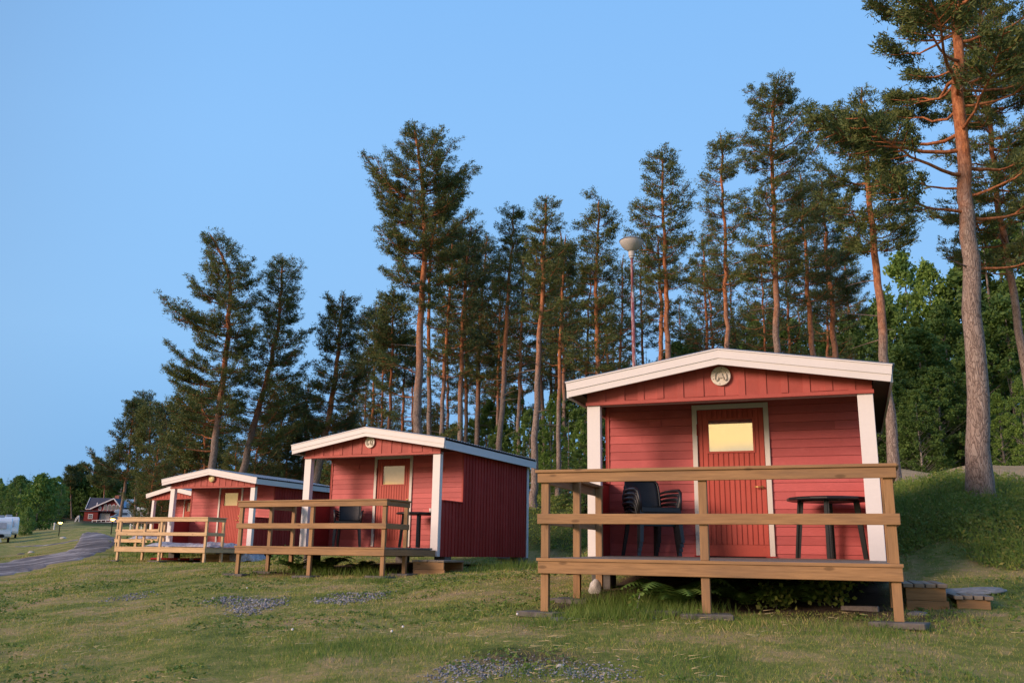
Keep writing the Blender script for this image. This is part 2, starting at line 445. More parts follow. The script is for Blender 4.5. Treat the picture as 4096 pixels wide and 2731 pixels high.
def bark():
    m, nt, b = mat('pine_bark', .9, .12)
    v0 = coords(nt, (1, 1, .27))
    wn = N(nt, 'TexNoise', i={'Scale': 7.0, 'Detail': 3.0}); nt.links.new(v0, wn.inputs['Vector'])
    vv = N(nt, 'VectorMath', operation='MULTIPLY_ADD'); nt.links.new(wn.outputs['Color'], vv.inputs[0]); vv.inputs[1].default_value = (.26, .26, .26); nt.links.new(v0, vv.inputs[2])
    vo = N(nt, 'TexVoronoi', i={'Scale': 23.0}); vo.feature = 'DISTANCE_TO_EDGE'; nt.links.new(vv.outputs[0], vo.inputs['Vector'])
    v2 = N(nt, 'TexVoronoi', i={'Scale': 23.0}); nt.links.new(vv.outputs[0], v2.inputs['Vector'])
    g = noise(nt, coords(nt, (1, 1, .5)), 14, 6, .7)
    at = nt.nodes.new('ShaderNodeAttribute'); at.attribute_name = 'up'
    upn = math_(nt, 'ADD', at.outputs['Fac'], math_(nt, 'MULTIPLY', math_(nt, 'SUBTRACT', noise(nt, coords(nt, (1,1,.4)), 2.2, 5), .5), .6))
    plate = mixc(nt, g, (.15, .115, .10), (.55, .46, .41))
    plate = mixc(nt, math_(nt, 'MULTIPLY', v2.outputs['Color'], .5), plate, (.20, .13, .105))
    low = mixc(nt, ramp(nt, vo.outputs['Distance'], [(.0, (0,0,0)), (.10, (1,1,1))]).outputs[0], (.11, .08, .07), plate)
    high = mixc(nt, ramp(nt, g, [(.38, (0,0,0)), (.62, (1,1,1))]).outputs[0], (.24, .085, .040), (.56, .235, .11))
    c = mixc(nt, ramp(nt, upn, [(.38, (0,0,0)), (.62, (1,1,1))]).outputs[0], low, high)
    nt.links.new(c, b.inputs['Base Color'])
    bump(nt, b, math_(nt, 'ADD', math_(nt, 'MINIMUM', vo.outputs['Distance'], .15), math_(nt, 'MULTIPLY', g, .12)), .8, .05)
    return m
M['bark'] = bark()
def birchbark():
    m, nt, b = mat('birch_bark', .8, .2)
    g = noise(nt, coords(nt, (1,1,3)), 6, 4, .6)
    nt.links.new(ramp(nt, g, [(.42, (.05,.045,.04)), (.55, (.35,.32,.29))]).outputs[0], b.inputs['Base Color'])
    return m
M['birch'] = birchbark()
def leafy(name, a, bcol, c3, scale=.9, trans=.25, rough=.6):
    m, nt, b = mat(name, rough, .25)
    g = noise(nt, coords(nt), scale, 3, .6)
    c = ramp(nt, g, [(.3, a), (.62, bcol)]).outputs[0]
    r = island(nt)
    c = mixc(nt, math_(nt, 'MULTIPLY', ramp(nt, r, [(.55, (0,0,0)), (1, (1,1,1))]).outputs[0], .55), c, c3)
    nt.links.new(c, b.inputs['Base Color'])
    if trans:
        out = nt.nodes['Material Output']; tl = N(nt, 'BsdfTranslucent'); nt.links.new(c, tl.inputs[0])
        mx = N(nt, 'MixShader'); mx.inputs[0].default_value = trans
        nt.links.new(b.outputs[0], mx.inputs[1]); nt.links.new(tl.outputs[0], mx.inputs[2]); nt.links.new(mx.outputs[0], out.inputs[0])
    return m
M['needles'] = leafy('pine_needles', (.066, .115, .046), (.125, .165, .050), (.25, .23, .065), .8, .15)
M['needles_dark'] = leafy('dark_needles', (.050, .092, .042), (.092, .128, .046), (.17, .165, .055), .8, .15)
M['spruce'] = leafy('spruce_needles', (.04, .085, .032), (.07, .125, .04), (.10, .17, .05), .8, .15)
M['leaves'] = leafy('birch_leaves', (.11, .21, .048), (.19, .31, .065), (.29, .40, .085), .5, .3)
M['leaves_dark'] = leafy('dark_leaves', (.08, .155, .046), (.14, .24, .058), (.22, .32, .075), .4, .3)
M['bright_leaves'] = leafy('bright_leaves', (.075, .15, .035), (.13, .23, .045), (.20, .30, .06), .35, .3)
M['bank_plants'] = leafy('bank_plants', (.12, .21, .045), (.26, .33, .065), (.42, .34, .12), 1.6, .4)
M['weeds'] = leafy('lawn_weeds', (.09, .17, .04), (.16, .25, .05), (.24, .28, .09), 2, .25)
M['fern'] = leafy('fern_fronds', (.09, .19, .04), (.15, .26, .06), (.20, .26, .07), 3, .3)
M['dead_twigs'] = leafy('brown_needles', (.22, .10, .05), (.30, .14, .07), (.34, .2, .1), 2, .1)

def turf_color(nt):
    v = coords(nt, (1,1,0))
    n1 = noise(nt, v, .55, 5, .62)
    n2 = noise(nt, v, 2.6, 5, .65)
    n3 = noise(nt, v, 11, 4, .6)
    s = math_(nt, 'ADD', math_(nt, 'ADD', math_(nt, 'MULTIPLY', n1, .55), math_(nt, 'MULTIPLY', n2, .33)), math_(nt, 'MULTIPLY', n3, .22))
    return s
def ground_mat():
    m, nt, b = mat('ground_turf', .95, .1)
    s = turf_color(nt)
    lawn = ramp(nt, s, [(.44, (.11, .15, .036)), (.53, (.21, .235, .06)), (.62, (.38, .30, .135)), (.68, (.38, .27, .17))]).outputs[0]
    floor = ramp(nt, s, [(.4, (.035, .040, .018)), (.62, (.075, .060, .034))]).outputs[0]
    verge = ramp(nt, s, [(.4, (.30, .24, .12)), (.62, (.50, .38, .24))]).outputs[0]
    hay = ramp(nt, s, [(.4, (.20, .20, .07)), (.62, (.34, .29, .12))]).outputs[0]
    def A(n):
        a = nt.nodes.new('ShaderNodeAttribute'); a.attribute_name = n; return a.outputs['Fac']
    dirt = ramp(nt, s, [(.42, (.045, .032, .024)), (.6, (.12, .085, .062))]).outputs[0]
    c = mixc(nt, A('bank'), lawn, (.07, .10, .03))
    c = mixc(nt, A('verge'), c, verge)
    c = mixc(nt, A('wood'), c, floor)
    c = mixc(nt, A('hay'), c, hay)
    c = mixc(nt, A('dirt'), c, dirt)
    nt.links.new(c, b.inputs['Base Color'])
    bump(nt, b, noise(nt, coords(nt), 25, 6, .7), .8, .05)
    return m
M['ground'] = ground_mat()
def grass_mat():
    m, nt, b = mat('grass_blades', .7, .2)
    s = turf_color(nt)
    r = island(nt)
    t = math_(nt, 'ADD', s, math_(nt, 'MULTIPLY', math_(nt, 'SUBTRACT', r, .5), .30))
    c = ramp(nt, t, [(.39, (.16, .27, .045)), (.51, (.27, .34, .062)), (.59, (.43, .40, .115)), (.68, (.56, .45, .22)), (.8, (.58, .42, .25))]).outputs[0]
    nt.links.new(c, b.inputs['Base Color'])
    out = nt.nodes['Material Output']; tl = N(nt, 'BsdfTranslucent'); nt.links.new(c, tl.inputs[0])
    mx = N(nt, 'MixShader'); mx.inputs[0].default_value = .25
    nt.links.new(b.outputs[0], mx.inputs[1]); nt.links.new(tl.outputs[0], mx.inputs[2]); nt.links.new(mx.outputs[0], out.inputs[0])
    return m
M['grass'] = grass_mat()
M['tall_grass'] = leafy('tall_grass', (.10, .19, .03), (.17, .27, .05), (.34, .31, .12), 2, .3)
def road_mat():
    m, nt, b = mat('gravel_road', .9, .15)
    n1 = noise(nt, coords(nt, (.35, .12, 1), 'Object', (0,0,-.9)), 1.6, 6, .6)
    n2 = noise(nt, coords(nt), 30, 4, .7)
    c = ramp(nt, n1, [(.38, (.105, .10, .105)), (.50, (.18, .17, .18)), (.60, (.40, .38, .38))]).outputs[0]
    c = mixc(nt, math_(nt, 'MULTIPLY', n2, .5), c, (.12, .11, .12))
    nt.links.new(c, b.inputs['Base Color']); bump(nt, b, n2, .5, .03)
    return m
M['road'] = road_mat()
def gravel_mat():
    m, nt, b = mat('grey_gravel', .85, .2)
    nt.links.new(ramp(nt, island(nt), [(0, (.10, .11, .13)), (.7, (.24, .25, .28)), (1, (.42, .42, .43))]).outputs[0], b.inputs['Base Color'])
    return m
M['gravel'] = gravel_mat()
def peel():
    m, nt, b = mat('peeling_pole_paint', .5, .3)
    g = noise(nt, coords(nt, (3, 3, .6)), 3.5, 6, .75)
    nt.links.new(ramp(nt, g, [(.50, (.27, .09, .10)), (.54, (.52, .46, .47))]).outputs[0], b.inputs['Base Color'])
    return m
M['peel'] = peel()

# ================================================================== GROUND
POSE = {1: (1.033, 11.860, -.009, .366), 2: (-4.743, 20.527, .087, .445),
        3: (-11.767, 31.083, .042, .399), 4: (-18.322, 46.029, .404, .62), 5: (-24.6, 66.0, 1.0, .50)}
DK = {1: (-2.402, .1435, 3.666, 2.307, .80), 2: (-1.943, -.109, 3.561, 1.84, .851),
      3: (-2.173, .023, 3.645, 2.07, .835), 4: (-2.147, .55, 4.1, 2.0, .83), 5: (-2.1, 0, 3.6, 2.0, .83)}
def LW(c, u, v, z=0.0):
    x, y, z0, a = POSE[c]
    return Vector((x + u * math.cos(a) + v * math.sin(a), y - u * math.sin(a) + v * math.cos(a), z0 + z))
def local_uv(c, X, Y):
    x, y, z0, a = POSE[c]
    dx = X - x; dy = Y - y
    return dx * math.cos(a) - dy * math.sin(a), dx * math.sin(a) + dy * math.cos(a)
def under(X, Y):
    m = np.zeros_like(X)
    for c in POSE:
        u, v = local_uv(c, X, Y)
        df, dL, dR = DK[c][:3]
        f = lambda q, a, b, s: np.clip((q - a) / s, 0, 1) * np.clip((b - q) / s, 0, 1)
        m = np.maximum(m, f(u, min(dL, 0) - .1, max(dR, 3.6) + .1, .3) * f(v, df + .3, 4.7, .3))
    return m

ROAD = [((-420,2310),(-420,2410)), ((-200,2278),(-200,2350)), ((0,2254),(0,2306)), ((82,2234),(100,2287)), ((184,2217),(200,2266)),
        ((262,2204),(300,2246)), ((294,2191),(385,2217)), ((303,2177),(440,2194)), ((314,2160),(466,2172)), ((318,2146),(462,2150)), ((326,2134),(425,2138)), ((345,2128),(392,2130))]
def strip(name, pairs, m, nx=10, ny=6, lift=.03, wob=.3):
    V = []; F = []
    A = [ground_at(*a) for a, b in pairs]; B = [ground_at(*b) for a, b in pairs]
    rows = []
    for i in range(len(pairs) - 1):
        for k in range(nx + (1 if i == len(pairs) - 2 else 0)):
            t = k / nx
            rows.append((A[i].lerp(A[i+1], t), B[i].lerp(B[i+1], t)))
    poly = []
    for r, (a, b) in enumerate(rows):
        e = (float(noise2(r * .6, 1.5, 21)) - .5) * wob; e2 = (float(noise2(r * .6, 7.5, 22)) - .5) * wob
        d = (b - a); d.z = 0; L = max(d.length, .01); d.normalize()
        a2 = a + d * e; b2 = b + d * e2
        for j in range(ny + 1):
            p = a2.lerp(b2, j / ny)
            V.append((p.x, p.y, tz(p.x, p.y) + lift * (1 if 0 < j < ny else -.5)))
    for r in range(len(rows) - 1):
        for j in range(ny):
            q = r * (ny + 1) + j
            F.append((q, q + 1, q + ny + 2, q + ny + 1))
    ob = np_mesh(name, np.array(V), np.array(F), m, smooth=True)
    return ob, np.array(V)
road, roadV = strip('road', ROAD, M['road'], 8, 12, .045, .8)
tag(road, 'grey gravel road winding past the cabins', kind='structure')
path, _ = strip('path', [((60,2184),(60,2187)),((130,2181),(130,2185)),((200,2176),(200,2181)),((262,2166),(262,2172)),((310,2155),(312,2164))], M['road'], 6, 3, .035, .2)
tag(path, 'thin gravel track joining the road', kind='structure')
# road mask on a coarse grid
def road_mask(X, Y):
    m = np.zeros(len(X), bool)
    sel = (Y > 18) & (X < -5)
    if sel.any():
        pts = roadV[::1, :2]
        from mathutils.kdtree import KDTree
        kd = KDTree(len(pts))
        for i, p in enumerate(pts): kd.insert((p[0], p[1], 0), i)
        kd.balance()
        idx = np.nonzero(sel)[0]
        for i in idx:
            co, k, d = kd.find((X[i], Y[i], 0))
            if d < .45 + .012 * Y[i]: m[i] = True
    return m

th = np.concatenate([np.radians(np.arange(-180, -42, 6)), np.radians(np.arange(-42, 42, .3)), np.radians(np.arange(42, 180, 6))])
rr = [0.3]
while rr[-1] < 900: rr.append(rr[-1] + max(.12, rr[-1] * .016))
rr = np.array(rr)
TT, RR = np.meshgrid(th, rr)
X = (np.sin(TT) * RR).ravel(); Y = (np.cos(TT) * RR).ravel()
Z = terrain(X, Y)
nT, nR = len(th), len(rr)
i, j = np.meshgrid(np.arange(nR - 1), np.arange(nT), indexing='ij')
a = (i * nT + j).ravel(); b = (i * nT + (j + 1) % nT).ravel(); c = ((i + 1) * nT + (j + 1) % nT).ravel(); d = ((i + 1) * nT + j).ravel()
bank, far = zone(X, Y)
pxx = 2048 + 3634 * X / np.maximum(Y, .1)
right = np.clip((pxx - 2900) / 500, 0, 1)
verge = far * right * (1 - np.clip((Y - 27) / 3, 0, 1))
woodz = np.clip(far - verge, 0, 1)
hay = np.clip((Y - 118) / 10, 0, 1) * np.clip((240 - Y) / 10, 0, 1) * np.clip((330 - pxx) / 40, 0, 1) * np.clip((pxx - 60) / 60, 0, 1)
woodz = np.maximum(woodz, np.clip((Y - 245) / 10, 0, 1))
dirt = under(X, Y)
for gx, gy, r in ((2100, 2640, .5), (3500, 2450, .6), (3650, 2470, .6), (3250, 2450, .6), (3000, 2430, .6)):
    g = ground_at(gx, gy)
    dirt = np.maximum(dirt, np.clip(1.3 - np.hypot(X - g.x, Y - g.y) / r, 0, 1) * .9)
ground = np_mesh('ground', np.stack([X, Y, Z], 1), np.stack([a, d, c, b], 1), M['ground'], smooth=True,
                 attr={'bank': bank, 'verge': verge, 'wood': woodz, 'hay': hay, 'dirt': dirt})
tag(ground, 'mown sloping lawn rising into a wild bank', kind='structure')

# ---- gravel patches in the lawn
def scatter_px(poly, n, jitter=.0):
    """random ground points inside a photo polygon's ground footprint"""
    G = [ground_at(*p) for p in poly]
    xs = [g.x for g in G]; ys = [g.y for g in G]
    out = []; n = int(n * .62)
    while len(out) < n:
        x = U(min(xs), max(xs)); y = U(min(ys), max(ys))
        ins = False; k = len(G) - 1
        for q in range(len(G)):
            if (G[q].y > y) != (G[k].y > y) and x < (G[k].x - G[q].x) * (y - G[q].y) / (G[k].y - G[q].y) + G[q].x: ins = not ins
            k = q
        if ins: out.append((x + random.gauss(0, .07), y + random.gauss(0, .16)))
    return out
GRAVEL = [([(835,2392),(900,2388),(1010,2395),(1130,2398),(1135,2415),(1060,2440),(1000,2462),(930,2455),(950,2425),(850,2415)], 1500, .020),
          ([(1330,2385),(1420,2372),(1550,2368),(1560,2378),(1440,2412),(1340,2415),(1230,2405)], 1100, .020),
          ([(410,2405),(520,2372),(600,2365),(590,2390),(480,2408)], 300, .022),
          ([(1850,2660),(2000,2650),(2200,2668),(2480,2680),(2520,2700),(2380,2712),(2150,2690),(1900,2700),(1700,2725),(1750,2690)], 2200, .013)]
def stones(pts, size, mname, name, label):
    n = len(pts); pts = np.array(pts)
    ico = np.array([(0,0,1),(1,0,0),(0,1,0),(-1,0,0),(0,-1,0),(0,0,-1)], float)
    ft = np.array([(0,1,2),(0,2,3),(0,3,4),(0,4,1),(5,2,1),(5,3,2),(5,4,3),(5,1,4)])
    s = rng.uniform(.3, 1.25, (n, 1, 1)) * size
    V = ico[None] * s * rng.uniform(.6, 1.3, (n, 6, 3)) * np.array([1, 1, .6])
    ang = rng.uniform(0, 6.28, n)
    ca, sa = np.cos(ang)[:, None], np.sin(ang)[:, None]
    x = V[..., 0] * ca - V[..., 1] * sa; y = V[..., 0] * sa + V[..., 1] * ca
    V = np.stack([x + pts[:, 0:1], y + pts[:, 1:2], V[..., 2] + (terrain(pts[:, 0], pts[:, 1]) + size * .35)[:, None]], 2)
    F = ft[None] + (np.arange(n) * 6)[:, None, None]
    return tag(np_mesh(name, V.reshape(-1, 3), F.reshape(-1, 3), M[mname]), label, 'gravel', kind='stuff')
gpts = []
for k, (poly, n, sz) in enumerate(GRAVEL):
    p = scatter_px(poly, n); gpts += p
    stones(p, sz, 'gravel', 'gravel', 'patch of loose grey gravel showing through the lawn')

# ---- grass blades
def blades(X, Y, h, wd, lean=.5):
    n = len(X)
    Z = terrain(X, Y)
    a = rng.uniform(0, 2 * np.pi, n); la = rng.uniform(0, 2 * np.pi, n); l = rng.uniform(.1, lean, n) * h * 1.6
    dx, dy = np.cos(a) * wd / 2, np.sin(a) * wd / 2
    V = np.zeros((n, 3, 3))
    V[:, 0] = np.stack([X - dx, Y - dy, Z - .01], 1); V[:, 1] = np.stack([X + dx, Y + dy, Z - .01], 1)
    V[:, 2] = np.stack([X + np.cos(la) * l, Y + np.sin(la) * l, Z + h], 1)
    return V.reshape(-1, 3)
def polar(n, r0, r1, p=1.0, t0=-34, t1=34):
    u = rng.random(n)
    e = 2 - p
    r = (r0 ** e + u * (r1 ** e - r0 ** e)) ** (1 / e)
    t = np.radians(rng.uniform(t0, t1, n))
    return np.sin(t) * r, np.cos(t) * r
def leaf_cloud(C, size, per, aspect=.45, flat=.0, spread=1.0):
    """C (n,3) clump centres, size (n,) clump radius -> small leaf quads (as 2 tris sharing verts)"""
    n = len(C)
    ctr = C[:, None] + rng.normal(0, 1, (n, per, 3)) * (size[:, None, None] * spread * np.array([.5, .5, .5 * (1 - flat)]))
    d = rng.normal(0, 1, (n, per, 3)); d[..., 2] *= (1 - flat * .5); d /= np.linalg.norm(d, axis=2, keepdims=True)
    e = np.cross(d, rng.normal(0, 1, (n, per, 3))); e /= np.linalg.norm(e, axis=2, keepdims=True) + 1e-9
    L = (size[:, None, None] * rng.uniform(.25, .5, (n, per, 1)))
    v0 = ctr - d * L; v2 = ctr + d * L; v1 = ctr + e * L * aspect; v3 = ctr - e * L * aspect
    V = np.stack([v0, v1, v2, v3], 2).reshape(-1, 3)
    F = np.arange(len(V)).reshape(-1, 4)
    return V, F
def grass():
    out = []
    X, Y = polar(620000, 5.2, 60, 1.15)
    bank, far = zone(X, Y)
    dens = .25 + .75 * np.clip((noise2(X * 2.3, Y * 2.3, 5) * .6 + noise2(X * 6, Y * 6, 6) * .4 - .25) * 2.2, 0, 1)
    keep = (rng.random(len(X)) < dens * (1 - bank * .6) * (1 - far)) & (rng.random(len(X)) > under(X, Y) * 1.0)
    X, Y = X[keep], Y[keep]
    k = ~road_mask(X, Y); X, Y = X[k], Y[k]
    g = np.array(gpts); cell = set((int(a * 12), int(b * 12)) for a, b in g)
    k = np.array([(int(a * 12), int(b * 12)) not in cell or rng.random() < .42 for a, b in zip(X, Y)])
    X, Y = X[k], Y[k]
    r = np.hypot(X, Y)
    h = (.013 + .027 * noise2(X * 1.3, Y * 1.3, 8) * rng.uniform(.5, 1.3, len(X))) * np.clip(.75 + r / 60, 1, 1.8)
    clump = np.clip((noise2(X * 3.1, Y * 3.1, 12) - .72) * 5, 0, 1)
    h = h * (1 + clump * .9)
    out.append(blades(X, Y, h, np.clip(r * .00075, .0045, .045) * rng.uniform(.6, 1.3, len(X)), 1.1))
    # dry straws lying in the lawn and small weeds
    X, Y = polar(8000, 5.2, 26, 1.2)
    bk, fr = zone(X, Y); k = (bk < .3) & (under(X, Y) < .4) & (noise2(X * .9, Y * .9, 14) > .42); X, Y = X[k], Y[k]
    n = len(X); a = rng.uniform(0, 6.28, n); L = rng.uniform(.04, .13, n); Z = terrain(X, Y) + rng.uniform(.02, .05, n)
    wd = np.clip(np.hypot(X, Y) * .0005, .003, .012); dx, dy = -np.sin(a) * wd / 2, np.cos(a) * wd / 2
    Vs = np.stack([np.stack([X - dx, Y - dy, Z], 1), np.stack([X + dx, Y + dy, Z + .004], 1), np.stack([X + np.cos(a) * L, Y + np.sin(a) * L, Z + rng.uniform(-.01, .03, n)], 1)], 1).reshape(-1, 3)
    straw = simple('dry_straw', (.46, .38, .21), .7, .2, .2)
    tag(np_mesh('straw', Vs, np.arange(len(Vs)).reshape(-1, 3), straw), 'dry pale straws lying scattered over the lawn', 'straw', kind='stuff')
    X, Y = polar(9000, 5.2, 22, 1.1)
    bk, fr = zone(X, Y); k = (bk < .3) & (under(X, Y) < .4) & (noise2(X * .7 + 4, Y * .7, 15) > .5); X, Y = X[k], Y[k]
    C = np.stack([X, Y, terrain(X, Y) + .02], 1)
    Vw, Fw = leaf_cloud(C, np.clip(.03 + .0012 * np.hypot(X, Y), .03, .06), 5, .7, .7)
    tag(np_mesh('lawn_weeds', Vw, Fw, M['weeds']), 'small broad leaved weeds and clover in the lawn', 'weeds', kind='stuff')
    V = np.concatenate(out)
    return tag(np_mesh('grass', V, np.arange(len(V)).reshape(-1, 3), M['grass']), 'short mown grass with straw coloured patches', 'grass', kind='stuff')
grass()
# longer tufts: (px, py, radius, count, height)
TUFT = [(2480,2440,.45,1700,.24),(2390,2475,.35,700,.15),(2570,2470,.35,700,.16),(2650,2440,.3,350,.14),(2730,2470,.25,300,.14),(2800,2440,.3,300,.13),
        (2170,2500,.3,500,.09),(2300,2475,.3,350,.10),(3080,2510,.3,200,.10),(3330,2520,.3,300,.09),(3560,2540,.35,350,.09),(3800,2500,.6,600,.08),
        (1330,2590,.8,1100,.065),(1150,2560,.6,500,.05),(1500,2600,.8,900,.065),(1700,2600,.5,400,.05),(2150,2700,.4,500,.07),(2700,2690,.5,600,.07),(3700,2690,.6,700,.07),(2850,2640,.3,300,.08),
        (1520,2330,.3,250,.14),(1480,2300,.5,300,.2),(1300,2300,.5,350,.18),(1200,2285,.7,400,.18),(560,2225,.9,300,.22),(690,2230,.9,300,.2),(2060,2270,.8,600,.22),(1990,2280,.6,300,.16),
        (2900,2480,.4,250,.08),(3450,2560,.4,300,.07),(2500,2560,.6,500,.06)]
V = []
for (px, py, r, n, h) in TUFT:
    g = ground_at(px, py)
    q = rng.normal(0, 1, (n, 2)) * r * .55
    V.append(blades(g.x + q[:, 0], g.y + q[:, 1], rng.uniform(.4, 1.15, n) * h, np.full(n, max(.006, g.y * .0007)), .55))
V = np.concatenate(V)
tag(np_mesh('tall_grass', V, np.arange(len(V)).reshape(-1, 3), M['tall_grass']), 'longer green grass tufts round the deck feet', 'grass', kind='stuff')

# ---- leaf clumps
X, Y = polar(95000, 10.2, 60, 1.3, -20, 40)
bk, fr = zone(X, Y)
keep = (rng.random(len(X)) < bk * (1 - fr) * np.clip(noise2(X * .9, Y * .9, 31) * .8 + noise2(X * 2.7, Y * 2.7, 35) * .6 - .25, .12, 1)) & (under(X, Y) < .3)
X, Y = X[keep], Y[keep]
hh = .03 + .12 * noise2(X * .9, Y * .9, 32) * rng.uniform(.3, 1, len(X))
C = np.stack([X, Y, terrain(X, Y) + hh], 1)
V, F = leaf_cloud(C, np.clip(.055 + np.hypot(X, Y) * .0022, .06, .14), 7)
tag(np_mesh('bank_plants', V, F, M['bank_plants']), 'low wild plants and berry shrubs covering the bank', 'undergrowth', kind='stuff')
X = []; Y = []
while len(X) < 3800:
    px_, y_ = U(3480, 4500), U(10.6, 14.5)
    X.append((px_ - 2048) / 3634 * y_); Y.append(y_)
X = np.array(X); Y = np.array(Y); k = (under(X, Y) < .2) & (zone(X, Y)[0] > .12) ; X, Y = X[k], Y[k]
C = np.stack([X, Y, terrain(X, Y) + .02 + .09 * noise2(X * 1.6, Y * 1.6, 71) * rng.uniform(.2, 1, len(X))], 1)
V, F = leaf_cloud(C, rng.uniform(.04, .08, len(X)), 5, .55)
tag(np_mesh('bank_plants', V, F, M['bank_plants']), 'denser green plants at the foot of the bank right of the steps', 'undergrowth', kind='stuff')
X, Y = polar(48000, 9.6, 24, 1.0, 2, 40)
bk, fr = zone(X, Y)
keep = (bk > .15) & (fr < .4) & (under(X, Y) < .3)
X, Y = X[keep], Y[keep]
V = blades(X, Y, rng.uniform(.08, .3, len(X)), np.clip(Y * .0008, .008, .03), .6)
tag(np_mesh('wild_grass', V, np.arange(len(V)).reshape(-1, 3), M['tall_grass']), 'wild grass growing among the bank plants', 'grass', kind='stuff')

# ================================================================== CABINS
WC, HB, OV, ZE, ZEB, ZA, VF, PP, DL, DR_, LC, PB, WW, DT = 3.6, 1.964, .228, 2.257, 2.06, 2.586, -.232, 1.045, 1.239, 2.279, 4.485, -.179, .973, 2.08
SL = (ZA - ZE) / (WC / 2 + OV)
def zt(u): return ZA - SL * abs(u - WC / 2)

def make_cabin(label):
    r = empty('cabin', (0, 0, 0), 0, label, 'cabin', 'red camping cabins in a row')
    # front wall: horizontal boards either side of the door
    m = MB(); z = PB; bh = .1165
    while z < 2.16:
        for (a, b) in ((.0, DL + .01), (DR_ - .01, WC)):
            if z < DT or True:
                j = [a, b]
                if random.random() < .35: j = [a, U(a + .3, b - .3), b]
                for k in range(len(j) - 1):
                    vs = len(m.v)
                    m.box(j[k], PP, z, j[k+1] - (.002 if k < len(j) - 2 else 0), PP + .02, z + bh - .005)
                    for q in (4, 5): m.v[vs + q] = (m.v[vs + q][0], PP + .007, m.v[vs + q][2])
        z += bh
    m.box(DL - .01, PP + .003, DT - .02, DR_ + .01, PP + .02, 2.19)
    m.box(0, PP + .021, PB, DL, PP + .06, 2.19); m.box(DR_, PP + .021, PB, WC, PP + .06, 2.19); m.box(DL, PP + .021, DT - .02, DR_, PP + .06, 2.19)
    m.build('front_wall', M['red_h'], r)
    for u in (-.012, WC - .033):
        m = MB(); m.box(u, PP - .012, PB, u + .045, PP + .03, 2.15); m.build('corner_trim', M['red_v'], r)
    # side walls with the low porch wall
    for sx in (0, 1):
        m = MB(); x0 = 0.0 if sx == 0 else WC
        sg = -1 if sx == 0 else 1
        v = .14
        while v < LC - .02:
            v2 = min(v + .148, LC)
            top = WW if v + .07 < PP else 2.12
            a, b = sorted((x0, x0 + sg * .018)); m.box(a, v, PB, b, v2 - .006, top)
            a, b = sorted((x0 + sg * .0185, x0 + sg * .034)); m.box(a, v2 - .030, PB, b, v2 + .018, top)
            v = v2
        a, b = sorted((x0, x0 - sg * .03)); m.box(a, .14, PB, b, PP - .02, WW - .003); m.box(a, PP + .061, PB, b, LC, 2.12)
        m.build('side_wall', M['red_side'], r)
        m = MB(); a, b = sorted((x0 - sg * .05, x0 + sg * .055)); m.box(a, .142, WW + .001, b, PP - .014, WW + .024)
        m.build('low_wall_cap', M['red_side'], r)
        m = MB(); a, b = sorted((x0 + sg * .001, x0 + sg * .05)); m.box(a, LC + .001, PB - .01, b, LC + .03, 2.1)
        a, b = sorted((x0 + sg * .036, x0 + sg * .056)); m.box(a, LC - .09, PB - .01, b, LC, 2.1)
        m.build('rear_corner_trim', M['white_blue'], r)
    m = MB(); m.prism([(0.03, PB), (WC - .03, PB), (WC - .03, zt(WC) - .07), (WC / 2, ZA - .1), (0.03, zt(0) - .07)], LC - .03, LC); m.build('back_wall', M['red_side'], r)
    # pillars
    for u0 in (0.0, WC - .18):
        m = MB(); m.box(u0 + .012, .024, PB if u0 > 1 else PB, u0 + .168, .14, HB - .002); m.box(u0, 0, PB, u0 + .18, .022, HB - .002)
        m.build('pillar', M['white'], r, .003)
    # gable: board on board
    m = MB(); u = 0.0; k = 0
    while u < WC - .001:
        u2 = min(u + .262, WC)
        mid = [u, u2]
        if u < WC / 2 < u2: mid = [u, WC / 2, u2]
        top = [(q, zt(q) - .12) for q in reversed(mid)]
        zb = HB + .045 + U(0, .012)
        m.prism([(u + .001, zb), (u2 - .004, zb)] + [(q[0] - (.004 if i == 0 else 0) + (.001 if i == len(top) - 1 else 0), q[1]) for i, q in enumerate(top)], -.004, .02)
        if k % 1 == 0 and u2 < WC:
            a, b = u2 - .085, min(u2 + .0, WC); zb = HB + .045 + U(0, .012)
            md = [a, b] if not (a < WC / 2 < b) else [a, WC / 2, b]
            m.prism([(a, zb), (b, zb)] + [(q, zt(q) - .12) for q in reversed(md)], -.018 + U(0, .003), -.0045)
        u = u2; k += 1
    m.build('gable', M['red_v'], r)
    m = MB(); m.box(-.008, -.034, HB, WC + .012, .02, HB + .045); m.build('gable_sill', M['red_v'], r)
    m = MB(); m.box(0.02, .021, HB, WC - .02, .16, HB + .05); m.build('beam', M['soffit'], r)
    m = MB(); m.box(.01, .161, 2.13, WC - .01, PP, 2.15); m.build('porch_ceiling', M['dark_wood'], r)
    # roof
    m = MB(); nn = 96; E_ = OV + .03
    for s in (-1, 1):
        prev = None
        vs = []; fs = []
        y = VF - .01; ys = []
        ncor = 40
        L = LC + .12 - (VF - .01)
        for q in range(ncor * 4 + 1):
            yy = VF - .01 + L * q / (ncor * 4)
            hz = .012 * max(-1, min(1, 1.6 * math.sin(q / 4 * 2 * math.pi)))
            for e in (0, 1):
                uu = WC / 2 + s * (0.0 if e == 0 else WC / 2 + E_)
                vs.append((uu, yy, zt(uu) + .012 + hz))
        for q in range(ncor * 4):
            fs.append((2*q, 2*q+1, 2*q+3, 2*q+2))
        m.add(vs, fs)
    m.build('roof', M['roof'], r, smooth=True)
    m = MB(); 
    for s in (-1, 1):
        e = WC / 2 + s * (WC / 2 + OV - .03)
        m.prism([(WC / 2, ZA - .06), (e, zt(e) - .06), (e, zt(e) - .10), (WC / 2, ZA - .10)], VF + .05, LC + .08)
    m.build('roof_deck', M['dark_wood'], r)
